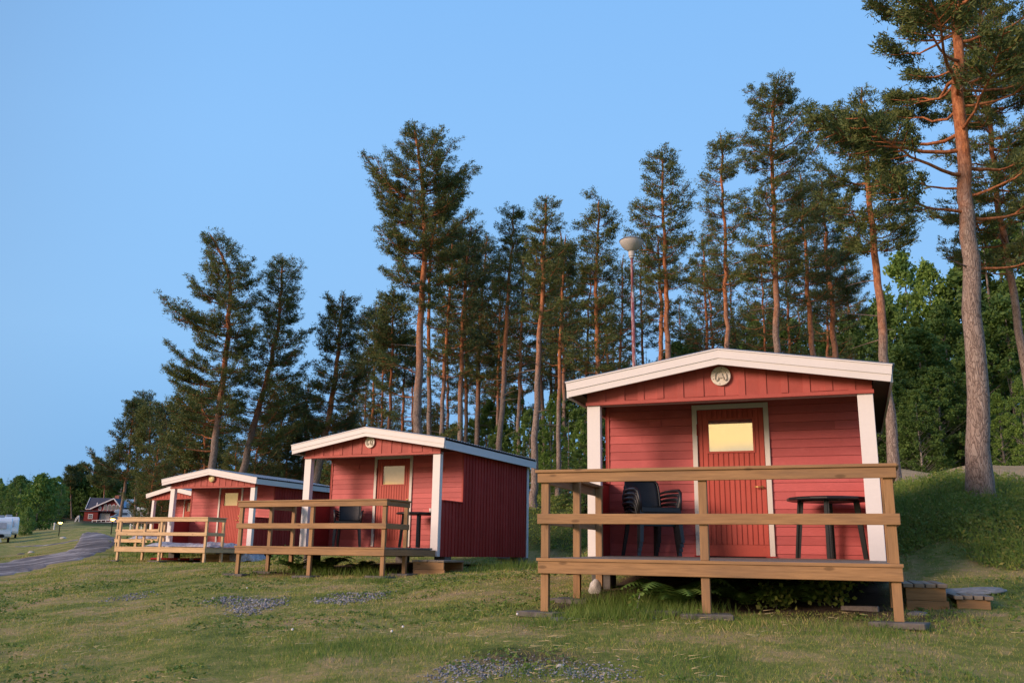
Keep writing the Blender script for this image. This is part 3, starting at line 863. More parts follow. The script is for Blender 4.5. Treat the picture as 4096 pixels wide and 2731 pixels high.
    for s in (-1, 1):
        e = WC / 2 + s * (WC / 2 + OV)
        for (v0, v1) in ((VF, VF + .03), (LC + .08, LC + .11)):
            sgn = -1 if v0 == VF else 1
            m = MB()
            m.prism([(WC / 2, ZA), (e, zt(e)), (e - s * .012, zt(e) - .118), (WC / 2, ZA - .118)], v0 - .012 * (sgn < 0), v1 + .012 * (sgn > 0))
            m.prism([(WC / 2, ZA - .1185), (e - s * .015, zt(e) - .1185), (e - s * .03, ZEB - .005), (WC / 2, ZA - .200)], v0, v1)
            m.prism([(WC / 2, ZA + .004), (e + s * .004, zt(e) + .004), (e + s * .004, zt(e) - .012), (WC / 2, ZA - .012)], v0 - .024 * (sgn < 0), v0 - .0125) if sgn < 0 else None
            m.build('fascia', M['white'], r)
        m = MB()
        a, b = sorted((e - s * .001, e - s * .028))
        m.box(a, VF + .031, ZEB - .01, b, LC + .079, ZE - .035)
        m.build('eave_board', M['white_blue'], r)
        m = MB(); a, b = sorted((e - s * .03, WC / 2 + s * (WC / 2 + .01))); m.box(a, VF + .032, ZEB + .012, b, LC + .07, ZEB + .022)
        m.build('soffit', M['dark_wood'], r)
    # door
    fw = .066
    m = MB(); m.box(DL, PP - .028, 0, DL + fw, PP - .001, DT); m.box(DR_ - fw, PP - .028, 0, DR_, PP - .001, DT); m.box(DL + fw, PP - .028, DT - fw, DR_ - fw, PP - .001, DT)
    m.build('door_frame', M['cream'], r, .002)
    d = MB(); a, b = DL + fw, DR_ - fw
    wl, wr, wb, wt = a + .155, b - .155, 1.425, 1.86
    u = a + .004
    n = 13; step = (b - a - .008) / n
    for k in range(n):
        u0 = a + .004 + k * step; u1 = u0 + step
        segs = [(.17, DT - fw - .004)]
        if u1 > wl + .004 and u0 < wr - .004: segs = [(.17, wb - .03), (wt + .02, DT - fw - .004)]
        for (z0, z1) in segs:
            d.box(u0 + .0035, PP + .004, z0, u1 - .0035, PP + .02, z1)
            d.box(u0 + .026, PP + .0, z0 + .0, u1 - .010, PP + .0035, z1)
    d.box(a + .004, PP + .0205, .02, wl - .001, PP + .045, DT - fw - .004); d.box(wr + .001, PP + .0205, .02, b - .004, PP + .045, DT - fw - .004)
    d.box(wl, PP + .0205, .02, wr, PP + .045, wb); d.box(wl, PP + .0205, wt, wr, PP + .045, DT - fw - .004)
    d.box(a + .006, PP - .002, .02, b - .006, PP + .02, .165)
    for q in ((wl - .028, wb - .028, wl, wt + .018), (wr, wb - .028, wr + .028, wt + .018)): d.box(q[0], PP - .008, q[1], q[2], PP + .02, q[3])
    d.box(wl + .0005, PP - .008, wb - .028, wr - .0005, PP + .02, wb); d.box(wl + .0005, PP - .008, wt, wr - .0005, PP + .02, wt + .018)
    door = d.build('door', M['red_door'], r)
    m = MB(); m.box(wl, PP + .012, wb, wr, PP + .016, wt); m.build('window_pane', M['glass'], door)
    m = MB(); m.box(wl, PP + .05, wb, wr, PP + .056, wt); m.build('blind', M['blind'], door)
    m = MB(); hz = .93
    m.tube([(b - .05, PP - .012, hz), (b - .05, PP - .05, hz), (b - .16, PP - .052, hz)], .009, 8); m.lathe([(0.001, -.006), (.024, -.006), (.024, .0), (0.001, .0)], 14)
    M4 = Matrix.Translation((b - .05, PP + .002, hz)) @ Matrix.Rotation(math.pi / 2, 4, 'X')
    m.xf(M4, len(m.v) - 56)
    m.build('handle', M['brass'], door, smooth=True)
    m = MB(); m.lathe([(0.001, -.02), (.022, -.02), (.024, .012), (0.001, .012)], 14); m.xf(Matrix.Translation((b - .05, PP - .006, hz + .14)) @ Matrix.Rotation(math.pi / 2, 4, 'X'))
    m.build('lock', M['brass'], door, smooth=True)
    for hz in (.3, 1.65):
        m = MB(); m.tube([(a + .002, PP - .03, hz), (a + .002, PP - .03, hz + .16)], .008, 6); m.build('hinge', M['red_side'], door)
    m = MB(); m.box(DL - .02, PP - .06, .001, DR_ + .02, PP - .029, .02); m.build('threshold', M['red_side'], r)
    m = MB(); m.box(.62, PP - .012, 1.80, .79, PP - .001, 1.90)
    for k in range(4): m.box(.635, PP - .02, 1.815 + k * .02, .775, PP - .0125, 1.825 + k * .02)
    m.build('vent', M['red_h'], r)
    m = MB(); m.box(.03, .17, PB + .001, WC - .03, LC - .05, PB + .1); m.build('floor_frame', M['dark_wood'], r)
    m = MB(); m.box(.04, .145, -.078, WC - .04, PP - .01, -.02); m.build('porch_floor', M['grey_wood'], r)
    return r

def wall_lamp(r, kind):
    zc = 2.27; yc = -.022
    Mx = Matrix.Translation((WC / 2 + .0, yc, zc)) @ Matrix.Rotation(math.pi / 2, 4, 'X')
    m = MB()
    if kind == 'plate':
        m.lathe([(0.001, 0), (.125, 0), (.128, .012), (.122, .028), (0.001, .030)], 36); m.xf(Mx)
        p = m.build('wall_lamp', M['lamp_plate'], r, smooth=False)
        t = MB(); R = .05
        def pl(x, y): return Mx @ Vector((x, y, .045))
        pts = [(-.015,.055),(-.045,.05),(-.068,.02),(-.075,-.04),(-.055,-.062),(-.035,-.05),(-.03,-.01)]
        t.tube([pl(*q) for q in pts], .0075, 8)
        t.tube([pl(-q[0], q[1]) for q in pts], .0075, 8)
        t.tube([pl(-.03, -.01), pl(.03, -.01)], .0075, 8)
        t.tube([pl(-.004, .058), pl(.004, .058)], .012, 8)
        s0 = len(t.v); t.box(-.022, -.03, .03, .022, .03, .05); t.xf(Mx, s0)
        t.build('lamp_tube', M['tube'], p, smooth=False)
        h = MB()
        for k in range(6):
            an = k * 1.047 + .4
            h.lathe([(0.001, .0285), (.006, .0285), (.006, .032), (0.001, .032)], 8, (.102 * math.cos(an), .102 * math.sin(an), 0))
        h.xf(Mx); h.build('screw_hole', M['dark_wood'], p)
    else:
        m.lathe([(0.001, 0), (.118, 0), (.122, .02), (.120, .05), (.105, .068), (0.001, .073)], 32); m.xf(Mx)
        m.build('wall_lamp', M['lamp_yellow'], r, smooth=True)

LABC = {1: 'nearest red cabin with white pillars and a window glowing in its door',
        2: 'second nearest red cabin with its dark side wall showing and a cream door blind',
        3: 'third red cabin from the right with a round yellow lamp under its gable',
        4: 'fourth red cabin partly hidden behind the third one on its left',
        5: 'farthest red cabin glimpsed through the porch of the fourth cabin'}
proto = make_cabin(LABC[1])
cabs = {1: proto}
for c in (2, 3, 4, 5):
    cabs[c] = copy_tree(proto); cabs[c]['label'] = LABC[c]
for c, o in cabs.items():
    x, y, z, a = POSE[c]
    o.location = (x, y, z); o.rotation_euler = (0, 0, -a)
    wall_lamp(o, 'plate' if c < 3 else 'yellow')
# the nearest cabin: blind pulled up short of the top, glass mirroring the sunset more strongly, a curtain above it
M['glass_mirror'] = M['glass'].copy(); M['glass_mirror'].name = 'mirror_window_glass'
for _n2 in M['glass_mirror'].node_tree.nodes:
    if _n2.type == 'MIX_SHADER': _n2.inputs[0].default_value = .50
_door = [q for q in proto.children if q.name.startswith('door') and 'frame' not in q.name][0]
for q in _door.children:
    if q.name.startswith('window_pane'): q.data = q.data.copy(); q.data.materials[0] = M['glass_mirror']
    if q.name.startswith('blind'):
        q.data = q.data.copy()
        for v_ in q.data.vertices:
            if v_.co.z > 1.7: v_.co.z = 1.755
m = MB(); m.box(DL + .22, PP + .10, 1.70, DL + .62, PP + .11, 1.87); m.build('curtain', M['soffit'], _door)
m = MB(); m.box(DL + .1, PP + .3, 1.3, DR_ - .1, PP + .31, 2.0); m.build('interior_shade_sheet', M['black'], _door)  # black sheet standing in for the unlit room behind the pane
# supports under the cabins: piers standing on the ground
for c in cabs:
    for (u, v) in ((.12, .35), (WC - .12, .45), (.12, 4.2), (WC - .12, 4.2)):
        g = LW(c, u, v); g.z = tz(g.x, g.y)
        h = POSE[c][2] + PB - g.z
        if h < .04: continue
        m = MB(); m.box(-.13, -.15, -.05 - .2, .13, .15, h, Matrix.Rotation(-POSE[c][3], 4, 'Z'))
        ob = m.build('pier', M['concrete'], cabs[c], .01)
        ob.parent = cabs[c]
        ob.matrix_parent_inverse = Matrix.Identity(4)
        ob.rotation_euler = (0, 0, POSE[c][3]); ob.location = (u, v, g.z - POSE[c][2])

# ================================================================== DECKS
MIDU = {1: 1.874, 2: 1.78, 3: 1.80, 4: 2.3, 5: 1.8}
def slab(p, rz, sx, sy, h, label, mname='concrete', name='paving_slab', grp='grey paving slabs under the deck posts'):
    m = MB(); n = 10
    poly = []
    for (x, y) in ((-sx/2,-sy/2),(sx/2,-sy/2),(sx/2,sy/2),(-sx/2,sy/2)):
        poly.append((x + U(-.02, .02), y + U(-.02, .02)))
    m.prism(poly, 0, h, 'z')
    o = m.build(name, M[mname], None, .008)
    o.location = p; o.rotation_euler = (U(-.02, .02), U(-.02, .02), rz)
    tag(o, label, 'slab', grp); return o
DLAB = {1: ('brown stained wooden deck and railing in front of the nearest cabin', 'deck_'),
        2: ('brown stained wooden deck and railing in front of the second nearest cabin', 'deck_'),
        3: ('pale new wooden deck and railing in front of the third cabin', 'pale_'),
        4: ('pale wooden deck of the fourth cabin seen behind the third deck railing', 'pale_'),
        5: ('small pale deck of the farthest cabin', 'pale_')}
SLN = {1: 'nearest cabin', 2: 'second nearest cabin', 3: 'third cabin', 4: 'fourth cabin'}
def make_deck(c):
    df, dL, dR, gl, gr = DK[c]
    x, y, z, a = POSE[c]
    lab, mm = DLAB[c]
    r = empty('deck', (x, y, z), -a, lab, 'deck', 'railed wooden decks in front of the cabins')
    tilt = -.035 if c == 1 else -.02
    if c == 1: r.rotation_euler = (0, 0, -a)
    dz = tilt
    # floor boards run along u
    m = MB(); v = df
    while v < PP - .05:
        lim = (dL, dR) if v < -.02 else (dL if dL > .0 else 0.0, min(dR, WC)) 
        if v + .12 > -.01 and v < .14:
            lim = (.19, WC - .19)
        elif v >= .14: lim = (.06, WC - .06)
        m.box(lim[0], v, -.028, lim[1], v + .116, 0.0)
        v += .121
    o = m.build('floor', M['plank_top'] if c < 3 else M['pale_x'], r, .003)
    # tilt: front edge a little lower
    for vv in o.data.vertices: vv.co.z += dz * min(1, max(0, (PP - vv.co.y) / (PP - df)))
    # front nosing
    m = MB(); m.box(dL - .015, df - .012, dz - .03, dR + .01, df - .0005, dz + .002); m.build('nosing', M[mm + 'x'], r, .003)
    m = MB(); m.box(dL, df, dz - .155, dR, df + .035, dz - .0305); m.build('front_board', M[mm + 'x'], r, .004)
    for (uu, nm) in ((dL, 0), (dR - .035, 1)):
        m = MB(); m.box(uu, df + .036, dz - .15, uu + .035, -.01, dz - .0305); m.build('side_board', M[(mm if nm == 0 else mm) + 'y'], r, .003)
    m = MB()
    for k in range(5):
        uu = dL + .3 + (dR - dL - .6) * k / 4; m.box(uu, df + .04, -.165 + dz, uu + .04, -.02, -.031 + dz)
    m.build('joist', M['dark_wood'], r)
    # posts
    W2, D2 = .085, .06
    posts = [(dL + .02, df + .036, 0), (MIDU[c] - W2 / 2, df + .036, 0), (dR - .02 - W2, df + .036, 0)]
    posts += [(dL + .02, df + gl * .52, 1), (dL + .02, df + gl - .12, 1), (dR - .02 - W2, df + gr - .04, 1)]
    for (u, v, k) in posts:
        g = LW(c, u + W2 / 2, v + D2 / 2)
        gz = tz(g.x, g.y) - z + .035
        sy = D2 if k == 0 else D2
        m = MB()
        topz = .885 + dz
        mb = MB(); mb.box(u, v, gz, u + W2, v + sy, dz - .157 if k == 0 else dz - .16); mb.box(u, v, dz + .003, u + W2, v + sy, topz)
        mb.box(u + .002, v + .002, dz - .16, u + W2 - .002, v + sy - .002, dz + .004)
        mb.build('post', M[mm + 'z'], r, .004)
        if c <= 3 and (k == 0 or (c in (1, 2) and v > df + gl * .4 and u < 1) and v < df + gl * .8 or (c == 2 and u > 3)):
            where = ('left front', 'middle', 'right front')[0 if u < dL + .2 else (1 if u < dR - .3 else 2)] if k == 0 else ('left rear' if u < 1 else 'right rear')
            slab((g.x - .02, g.y - .05 * (c == 1), gz + z - .055), -a + U(-.2, .2), U(.42, .52), U(.32, .40), .056, 'grey slab under the %s post of the deck at the %s' % (where, SLN[c]))
    # rails
    def railx(z1, z0, nm):
        m = MB(); m.box(dL - .012, df, z0 + dz, dR + .015, df + .035, z1 + dz); m.build(nm, M[mm + 'x'], r, .004)
    railx(.886, .785, 'top_rail'); railx(.456, .352, 'middle_rail')
    m = MB(); m.box(dL - .035, df - .02, .887 + dz, dR + .025, df + .105, .918 + dz)
    m.build('hand_rail', M[mm + 'x'], r, .004)
    for (u, g_, s) in ((dL, gl, 0), (dR - .0, gr, 1)):
        m = MB(); u0 = dL - .012 + .0 if s == 0 else dR - .018
        m.box(u0 + (0.0), df + .036, .785 + dz, u0 + .03, df + g_, .886 + dz); m.build('top_rail', M[mm + 'y'], r, .004)
        m = MB(); m.box(u0, df + .036, .352 + dz, u0 + .03, df + g_ - (.0), .456 + dz); m.build('middle_rail', M[mm + 'y'], r, .004)
        m = MB(); m.box(u0 - .03 + (-.045 if s else 0), df + .106, .887 + dz, u0 + .06 + (0 if s else .045), df + g_ + .03, .918 + dz); m.build('hand_rail', M[mm + 'y'], r, .004)
    return r
decks = {c: make_deck(c) for c in (1, 2, 3, 4)}
# slabs lying flat between the posts of the nearest deck
g = ground_at(2640, 2450); slab((g.x, g.y, g.z - .02), -.3, .42, .36, .05, 'flat grey slab in the grass left of the middle post of the nearest deck')
g = ground_at(3110, 2408); 
g = ground_at(3440, 2440); slab((g.x, g.y, g.z - .02), -.35, .36, .12, .06, 'short brown wooden block behind the right front post slab', 'grey_wood', 'wood_block', 'loose blocks'); 

def steps(c, u0, u1, v0, v1, ztop, lower, label):
    x, y, z, a = POSE[c]
    r = empty('wooden_steps', (x, y, z), -a, label, 'steps', 'wooden steps beside the decks')
    n = 4; m = MB()
    for k in range(n):
        w_ = (u1 - u0) / n; m.box(u0 + k * w_, v0 + U(-.015, .01), ztop - .04, u0 + (k + 1) * w_ - .014, v1 + U(-.02, .02), ztop + U(-.003, .003))
    m.build('tread', M['plank_top'], r, .004)
    g = LW(c, (u0 + u1) / 2, v0); gz = tz(g.x, g.y) - z
    m = MB(); h = ztop - .041 - gz
    m.box(u0 + .02, v0 + .02, gz + h * .42, u1 - .03, v0 + .055, ztop - .041); m.box(u0 + .02, v0 + .02, gz - .03, u1 - .01, v0 + .055, gz + h * .41)
    m.build('front_board', M['deck_x'], r, .004)
    m = MB(); m.box(u0 + .02, v1 - .055, gz - .03, u1 - .03, v1 - .02, ztop - .041); m.build('rear_board', M['deck_x'], r, .004)
    if lower:
        l0, l1, zl = lower
        g = LW(c, (l0 + l1) / 2, v0); g2 = tz(g.x, g.y) - z
        zl = max(zl, g2 + .13)
        m = MB()
        for k in range(n):
            w_ = (l1 - l0) / n; m.box(l0 + k * w_, v0 + U(-.03, .03), zl - .04, l0 + (k + 1) * w_ - .014, v1 + U(-.02, .02), zl + U(-.004, .004))
        m.build('tread', M['plank_top'], r, .004)
        m = MB(); m.box(l0 + .02, v0 + .03, g2 - .04, l1 - .04, v0 + .07, zl - .041); m.build('runner', M['deck_x'], r, .004)
        m = MB(); m.box(l0 + .02, v1 - .07, g2 - .04, l1 - .04, v1 - .03, zl - .041); m.build('runner', M['deck_x'], r, .004)
steps(1, 3.70, 4.12, -1.35, .1, -.225, (4.16, 4.52, -.45), 'two weathered wooden steps right of the nearest deck')
steps(2, 3.60, 4.35, -1.00, -.15, -.24, None, 'weathered wooden step beside the second nearest deck')

# ================================================================== CHAIRS AND TABLES
def chair_proto(label):
    """armchair facing -y, origin on the floor under the seat centre"""
    r = empty('stacking_chair', (0, 0, 0), 0, label, 'chair', 'stacked black plastic armchairs')
    # seat
    m = MB(); n = 8; vs = []; fs = []
    for i in range(n + 1):
        y = -.24 + .46 * i / n
        for j in range(n + 1):
            x = (-.24 + .48 * j / n) * (1 - .05 * i / n)
            z = .43 - .018 * i / n - .012 * math.sin(math.pi * j / n) * math.sin(math.pi * i / n) - (.018 if i == 0 else 0)
            vs.append((x, y, z))
    for i in range(n):
        for j in range(n): q = i * (n + 1) + j; fs.append((q, q + 1, q + n + 2, q + n + 1))
    m.add(vs, fs)
    o = m.build('seat', M['black_plastic'], r, smooth=True); s = o.modifiers.new('s', 'SOLIDIFY'); s.thickness = .02
    m = MB(); m.prism([(-.25, .365), (.25, .365), (.262, .43), (-.262, .43)], -.262, -.242); m.build('seat_apron', M['black_plastic'], r, .006)
    # backrest, leaning back
    m = MB(); vs = []; fs = []; nx, nz = 10, 8
    for i in range(nz + 1):
        t = i / nz; z = .44 + .38 * t; yb = .20 + .13 * t
        hw = .205 + .02 * math.sin(t * 2.2); hw *= (1 if t < .85 else 1 - (t - .85) * .9)
        for j in range(nx + 1):
            s_ = -1 + 2 * j / nx
            vs.append((s_ * hw, yb - .045 * s_ * s_ * (1) + .03, z + (0 if t < 1 else -.02 * s_ ** 4)))
    for i in range(nz):
        for j in range(nx): q = i * (nx + 1) + j; fs.append((q, q + 1, q + nx + 2, q + nx + 1))
    m.add(vs, fs)
    o = m.build('backrest', M['weave'], r, smooth=True); s = o.modifiers.new('s', 'SOLIDIFY'); s.thickness = .012
    fr = MB()
    edge = [vs[i * (nx + 1)] for i in range(nz + 1)] + [vs[nz * (nx + 1) + j] for j in range(1, nx)] + [vs[i * (nx + 1) + nx] for i in range(nz, -1, -1)]
    fr.tube([Vector(e) + Vector((0, -.004, 0)) for e in edge], .014, 6); fr.build('back_frame', M['black_plastic'], r, smooth=True)
    for s in (-1, 1):
        m = MB()
        pts = [(s * .225, .26, .63), (s * .275, .16, .655), (s * .295, .0, .66), (s * .292, -.16, .652), (s * .283, -.215, .62), (s * .272, -.235, .52), (s * .262, -.245, .40)]
        m.tube(pts, [.014, .018, .021, .022, .022, .02, .02], 8)
        for k, h in enumerate((.60, .545)):
            m.tube([(s * .225, .24, h - .01), (s * .268, .1, h + .01), (s * .285, -.08, h + .01), (s * .283, -.21, h - .01)], .011, 6)
        m.build('armrest', M['black_plastic'], r, smooth=True)
    for sx in (-1, 1):
        for (y0, y1) in ((-.235, -.275), (.20, .29)):
            m = MB(); x0, x1 = sx * .245, sx * .275
            if y0 > 0: x0, x1 = sx * .20, sx * .235
            for (dx, dy, ww, hh) in ((0, 0, .05, .012), (-sx * .022, .018, .012, .045)):
                m.add([(x0 + dx - ww/2, y0 + dy - hh/2, .42), (x0 + dx + ww/2, y0 + dy - hh/2, .42), (x0 + dx + ww/2, y0 + dy + hh/2, .42), (x0 + dx - ww/2, y0 + dy + hh/2, .42),
                       (x1 + dx - ww/2.6, y1 + dy - hh/2, 0), (x1 + dx + ww/2.6, y1 + dy - hh/2, 0), (x1 + dx + ww/2.6, y1 + dy + hh/2, 0), (x1 + dx - ww/2.6, y1 + dy + hh/2, 0)],
                      [(0,1,2,3),(7,6,5,4),(0,4,5,1),(1,5,6,2),(2,6,7,3),(3,7,4,0)])
            m.build('leg', M['black_plastic'], r)
    return r
ch0 = chair_proto('bottom black armchair of the stack on the nearest porch')
def stack(c, u, v, rot, labels, first=None):
    p = LW(c, u, v)
    fwd = Vector((math.sin(rot), -math.cos(rot), 0))
    for k, lb in enumerate(labels):
        o = first if (k == 0 and first) else copy_tree(ch0)
        o['label'] = lb
        o.location = (p.x + fwd.x * .028 * k, p.y + fwd.y * .028 * k, POSE[c][2] + .002 + .058 * k)
        o.rotation_euler = (0, 0, rot); o.scale = (1.08, 1.05, 1.03)
    return p
stack(1, .73, .42, .30, ['bottom black armchair of the stack on the nearest porch', 'second black armchair from the bottom of the stack on the nearest porch',
      'third black armchair from the bottom of the stack on the nearest porch', 'top black armchair with woven back on the stack on the nearest porch'], ch0)
stack(2, 1.0, .45, .10, ['bottom black armchair of the stack on the second nearest porch', 'middle black armchair of the stack on the second nearest porch', 'top black armchair with woven back on the second nearest porch'])
# small label plate hanging from the seat of the stack
p = LW(1, .73, .42)
m = MB(); m.prism([(-.035, 0), (.035, 0), (.028, .03), (-.028, .03)], -.003, 0); 
o = m.build('seat_tag', M['cup'], None); o.location = Vector((p.x, p.y, POSE[1][2] + .43)) + Vector((math.sin(.3), -math.cos(.3), 0)) * .285; o.rotation_euler = (0, 0, .3)
tag(o, 'small white tag under the front of the stacked chairs on the nearest porch', 'tag')
m = MB(); m.box(-.018, -.006, .008, .018, -.0035, .016); m.build('red_mark', M['red_stripe'], o)

def table(c, u, v, R, label, rot=0.0):
    p = LW(c, u, v)
    r = empty('round_table', (p.x, p.y, POSE[c][2] + .002), rot, label, 'table', 'black plastic tables on the porches')
    m = MB(); n = 16
    prof = [(.001, .715), (R * .80, .715), (R * .97, .700), (R, .712), (R, .728), (R * .975, .742), (R * .90, .745), (.001, .740)]
    m.lathe(prof, 16); m.build('tabletop', M['black_plastic'], r, .003)
    for k in range(4):
        a = math.pi / 2 * k + .35
        m = MB(); ca, sa = math.cos(a), math.sin(a)
        T = Matrix.Rotation(a, 4, 'Z')
        s0 = len(m.v)
        for (x0, x1, ww, hh) in ((R * .66, R * .80, .012, .075), (R * .66 + .02, R * .80 + .012, .06, .014)):
            m.add([(x0 - hh/2, -ww/2, .715), (x0 + hh/2, -ww/2, .715), (x0 + hh/2, ww/2, .715), (x0 - hh/2, ww/2, .715),
                   (x1 - hh/2.4, -ww/2, 0), (x1 + hh/2.4, -ww/2, 0), (x1 + hh/2.4, ww/2, 0), (x1 - hh/2.4, ww/2, 0)],
                  [(0,1,2,3),(7,6,5,4),(0,4,5,1),(1,5,6,2),(2,6,7,3),(3,7,4,0)])
        m.xf(T, s0); m.build('leg', M['black_plastic'], r)
    m = MB(); m.lathe([(R * .6, .69), (R * .66, .69), (R * .66, .714), (R * .6, .714)], 16); m.build('underframe', M['black_plastic'], r)
    return r
table(1, 2.99, .50, .50, 'round black plastic table on the nearest porch', -.75)
table(2, 2.85, .45, .50, 'round black plastic table on the second nearest porch', -.3)
p = LW(2, 3.15, .45)
m = MB(); m.lathe([(.001, 0), (.035, 0), (.045, .09), (.042, .09), (.033, .006), (.001, .006)], 14)
o = m.build('cup', M['cup'], None, smooth=True); o.location = (p.x, p.y, POSE[2][2] + .748); tag(o, 'small white cup on the table of the second nearest porch', 'cup')
p = LW(1, 1.76, .98)
m = MB(); m.box(-.40, -.12, 0, .40, .02, .014); o = m.build('door_mat', M['black'], None, .004); o.location = (p.x, p.y, POSE[1][2] - .001); o.rotation_euler = (0, 0, -POSE[1][3])
tag(o, 'thin black mat in front of the nearest cabin door', 'mat')

# ================================================================== SMALL GROUND THINGS
def rock(px, py, sx, sy, sz, mname, label, lift=.3, rz=0, name='stone', cat='stone', group=None):
    g = ground_at(px, py)
    import bmesh
    bm = bmesh.new(); bmesh.ops.create_icosphere(bm, subdivisions=3, radius=1)
    sd = U(0, 99)
    from mathutils import noise as mn
    for v in bm.verts:
        f = 1 + .28 * mn.noise(v.co * 1.3 + Vector((sd, 0, 0))) + .1 * mn.noise(v.co * 3.7 + Vector((0, sd, 0)))
        v.co *= f
    me = bpy.data.meshes.new(name); bm.to_mesh(me); bm.free(); me.materials.append(M[mname])
    for q in me.polygons: q.use_smooth = True
    o = bpy.data.objects.new(name, me); COL.objects.link(o)
    o.scale = (sx, sy, sz); o.location = (g.x, g.y, g.z + sz * lift); o.rotation_euler = (U(-.1, .1), U(-.1, .1), rz)
    return tag(o, label, cat, group)
rock(2383, 2372, .085, .07, .105, 'stone', 'white egg shaped stone in the grass under the nearest deck', .6)
rock(3868, 2372, .40, .20, .05, 'flat_stone', 'long flat grey rock lying behind the steps of the nearest deck', .2, -.2)
rock(3670, 2460, .10, .08, .03, 'grey_stone', 'small flat grey stone right of the corner post slab', .2)
rock(2235, 2480, .09, .07, .03, 'grey_stone', 'small brown grey stone beside the left front slab', .2)
rock(125, 2211, .22, .18, .09, 'stone', 'white stone in the grass left of the road', .3, 0)
rock(85, 2216, .25, .2, .06, 'grey_stone', 'dark grey stone in the grass beside the white one', .3, 0)
rock(253, 2154, .3, .25, .16, 'stone', 'pale stone in the grass above the thin gravel track', .3, 0)
rock(2030, 2242, .28, .22, .15, 'grey_stone', 'grey foundation stone under the rear corner of the second nearest cabin', .3)
rock(2075, 2240, .24, .2, .14, 'grey_stone', 'second grey foundation stone under the rear corner of the second nearest cabin', .3)
rock(1790, 2283, .12, .1, .05, 'grey_stone', 'small grey stone near the step of the second nearest deck', .3)
rock(2242, 2672, .04, .03, .022, 'stone', 'small pale pebble on the gravel patch in the foreground', .3)

# red and white pole lying under the third deck
a_ = ground_at(602, 2240); b_ = ground_at(812, 2242)
m = MB(); d = b_ - a_
cuts = [0, .16, .20, .52, .56, .74, .82, 1]
r = empty('striped_pole', a_ + Vector((0, 0, .05)), 0, 'red and white striped pole lying under the front of the third deck', 'pole')
for k in range(len(cuts) - 1):
    m = MB(); m.tube([d * cuts[k], d * cuts[k + 1]], .035, 8); m.build('stripe', M['red_stripe'] if k % 2 == 0 else M['cup'], r, smooth=False)
# plastic sheets
def sheet(c, u0, u1, v0, v1, z, h, label, name='plastic_sheet'):
    nx, ny = 34, 16; V = []; F = []
    sd = U(0, 50)
    for i in range(nx + 1):
        for j in range(ny + 1):
            u = u0 + (u1 - u0) * i / nx; v = v0 + (v1 - v0) * j / ny
            e = min(i, nx - i, j, ny - j) / 2.0
            hh = float(noise2(u * 2.2 + sd, v * 2.2, 41)) * .7 + float(noise2(u * 7 + sd, v * 7, 42)) * .3
            zz_ = .006 + h * max(0, hh - .15) * min(1, e)
            V.append((u + U(-.02, .02), v + U(-.02, .02), z + zz_))
    for i in range(nx):
        for j in range(ny): q = i * (ny + 1) + j; F.append((q, q + ny + 1, q + ny + 2, q + 1))
    o = np_mesh(name, np.array(V), np.array(F), M['sheet'], smooth=False)
    x, y, z0, a = POSE[c]; o.location = (x, y, z0); o.rotation_euler = (0, 0, -a)
    return tag(o, label, 'plastic sheet', 'crumpled plastic sheets')
sheet(3, .9, 3.6, -1.9, -.1, 0, .24, 'crumpled white plastic sheet covering the floor of the third deck')
sheet(4, 1.0, 3.8, -1.9, -.1, 0, .30, 'crumpled white plastic sheet covering the floor of the fourth deck')
# wrapped timber bundle beside the third deck
g = ground_at(935, 2248)
r = empty('timber_bundle', g, -.2, 'timber stack half wrapped in grey plastic beside the third deck', 'timber bundle')
m = MB()
for i in range(3):
    for j in range(4): m.box(-1.0 + U(-.03, .03), -.4 + j * .2, i * .085, .6 + U(-.03, .03), -.22 + j * .2, i * .085 + .08)
m.build('boards', M['pale_x'], r, .004)
nx, ny = 30, 18; V = []; F = []
for i in range(nx + 1):
    for j in range(ny + 1):
        s_ = j / ny; x = -.95 + 2.0 * i / nx
        ang = s_ * math.pi
        y = -math.cos(ang) * .52; zt_ = .40 * min(1, math.sin(ang) * 2.2)
        if x > .6: zt_ *= max(0, 1 - (x - .6) / .5)
        V.append((x + U(-.02, .02), y + U(-.03, .03), max(.01, zt_ + (float(noise2(x * 5, s_ * 9, 55)) - .4) * .14 - (.12 if s_ < .25 and x < .1 else 0) * 0)))
for i in range(nx):
    for j in range(ny):
        if j < 4 and i < 16: continue
        q = i * (ny + 1) + j; F.append((q, q + ny + 1, q + ny + 2, q + 1))
np_mesh('wrapping', np.array(V), np.array(F), M['sheet'], r)

# ---- ferns and leafy plants under the decks
def fern(px, py, n, L, label, c=None, z=None, name='fern'):
    g = ground_at(px, py) if c is None else c
    V = []; F = []
    for k in range(n):
        az = 2 * math.pi * k / n + U(-.3, .3); l = L * U(.7, 1.1); rise = U(.8, 1.35)
        pts = []
        for i in range(15):
            t = i / 14
            rr_ = l * t * (1 - .15 * t); zz_ = l * (rise * t - .75 * t * t * rise)
            pts.append(Vector((math.cos(az) * rr_, math.sin(az) * rr_, zz_ + .01)))
        side = Vector((-math.sin(az), math.cos(az), 0))
        for i in range(1, 15):
            t = i / 14; p0 = pts[i]; d = (pts[i] - pts[i-1]).normalized()
            wl = l * .24 * (math.sin(math.pi * (t * .85 + .12)) ** .8) + .004
            for s in (-1, 1):
                tip = p0 + side * s * wl + d * wl * .25 + Vector((0, 0, -wl * .25))
                o_ = len(V); bw = d * l * .032
                V += [p0 - bw, p0 + bw, tip]; F.append((o_, o_ + 1, o_ + 2))
    V = np.array([tuple(v) for v in V]); 
    o = np_mesh(name, V, np.array(F), M['fern']); o.location = g
    return tag(o, label, 'fern', 'green ferns under the decks')
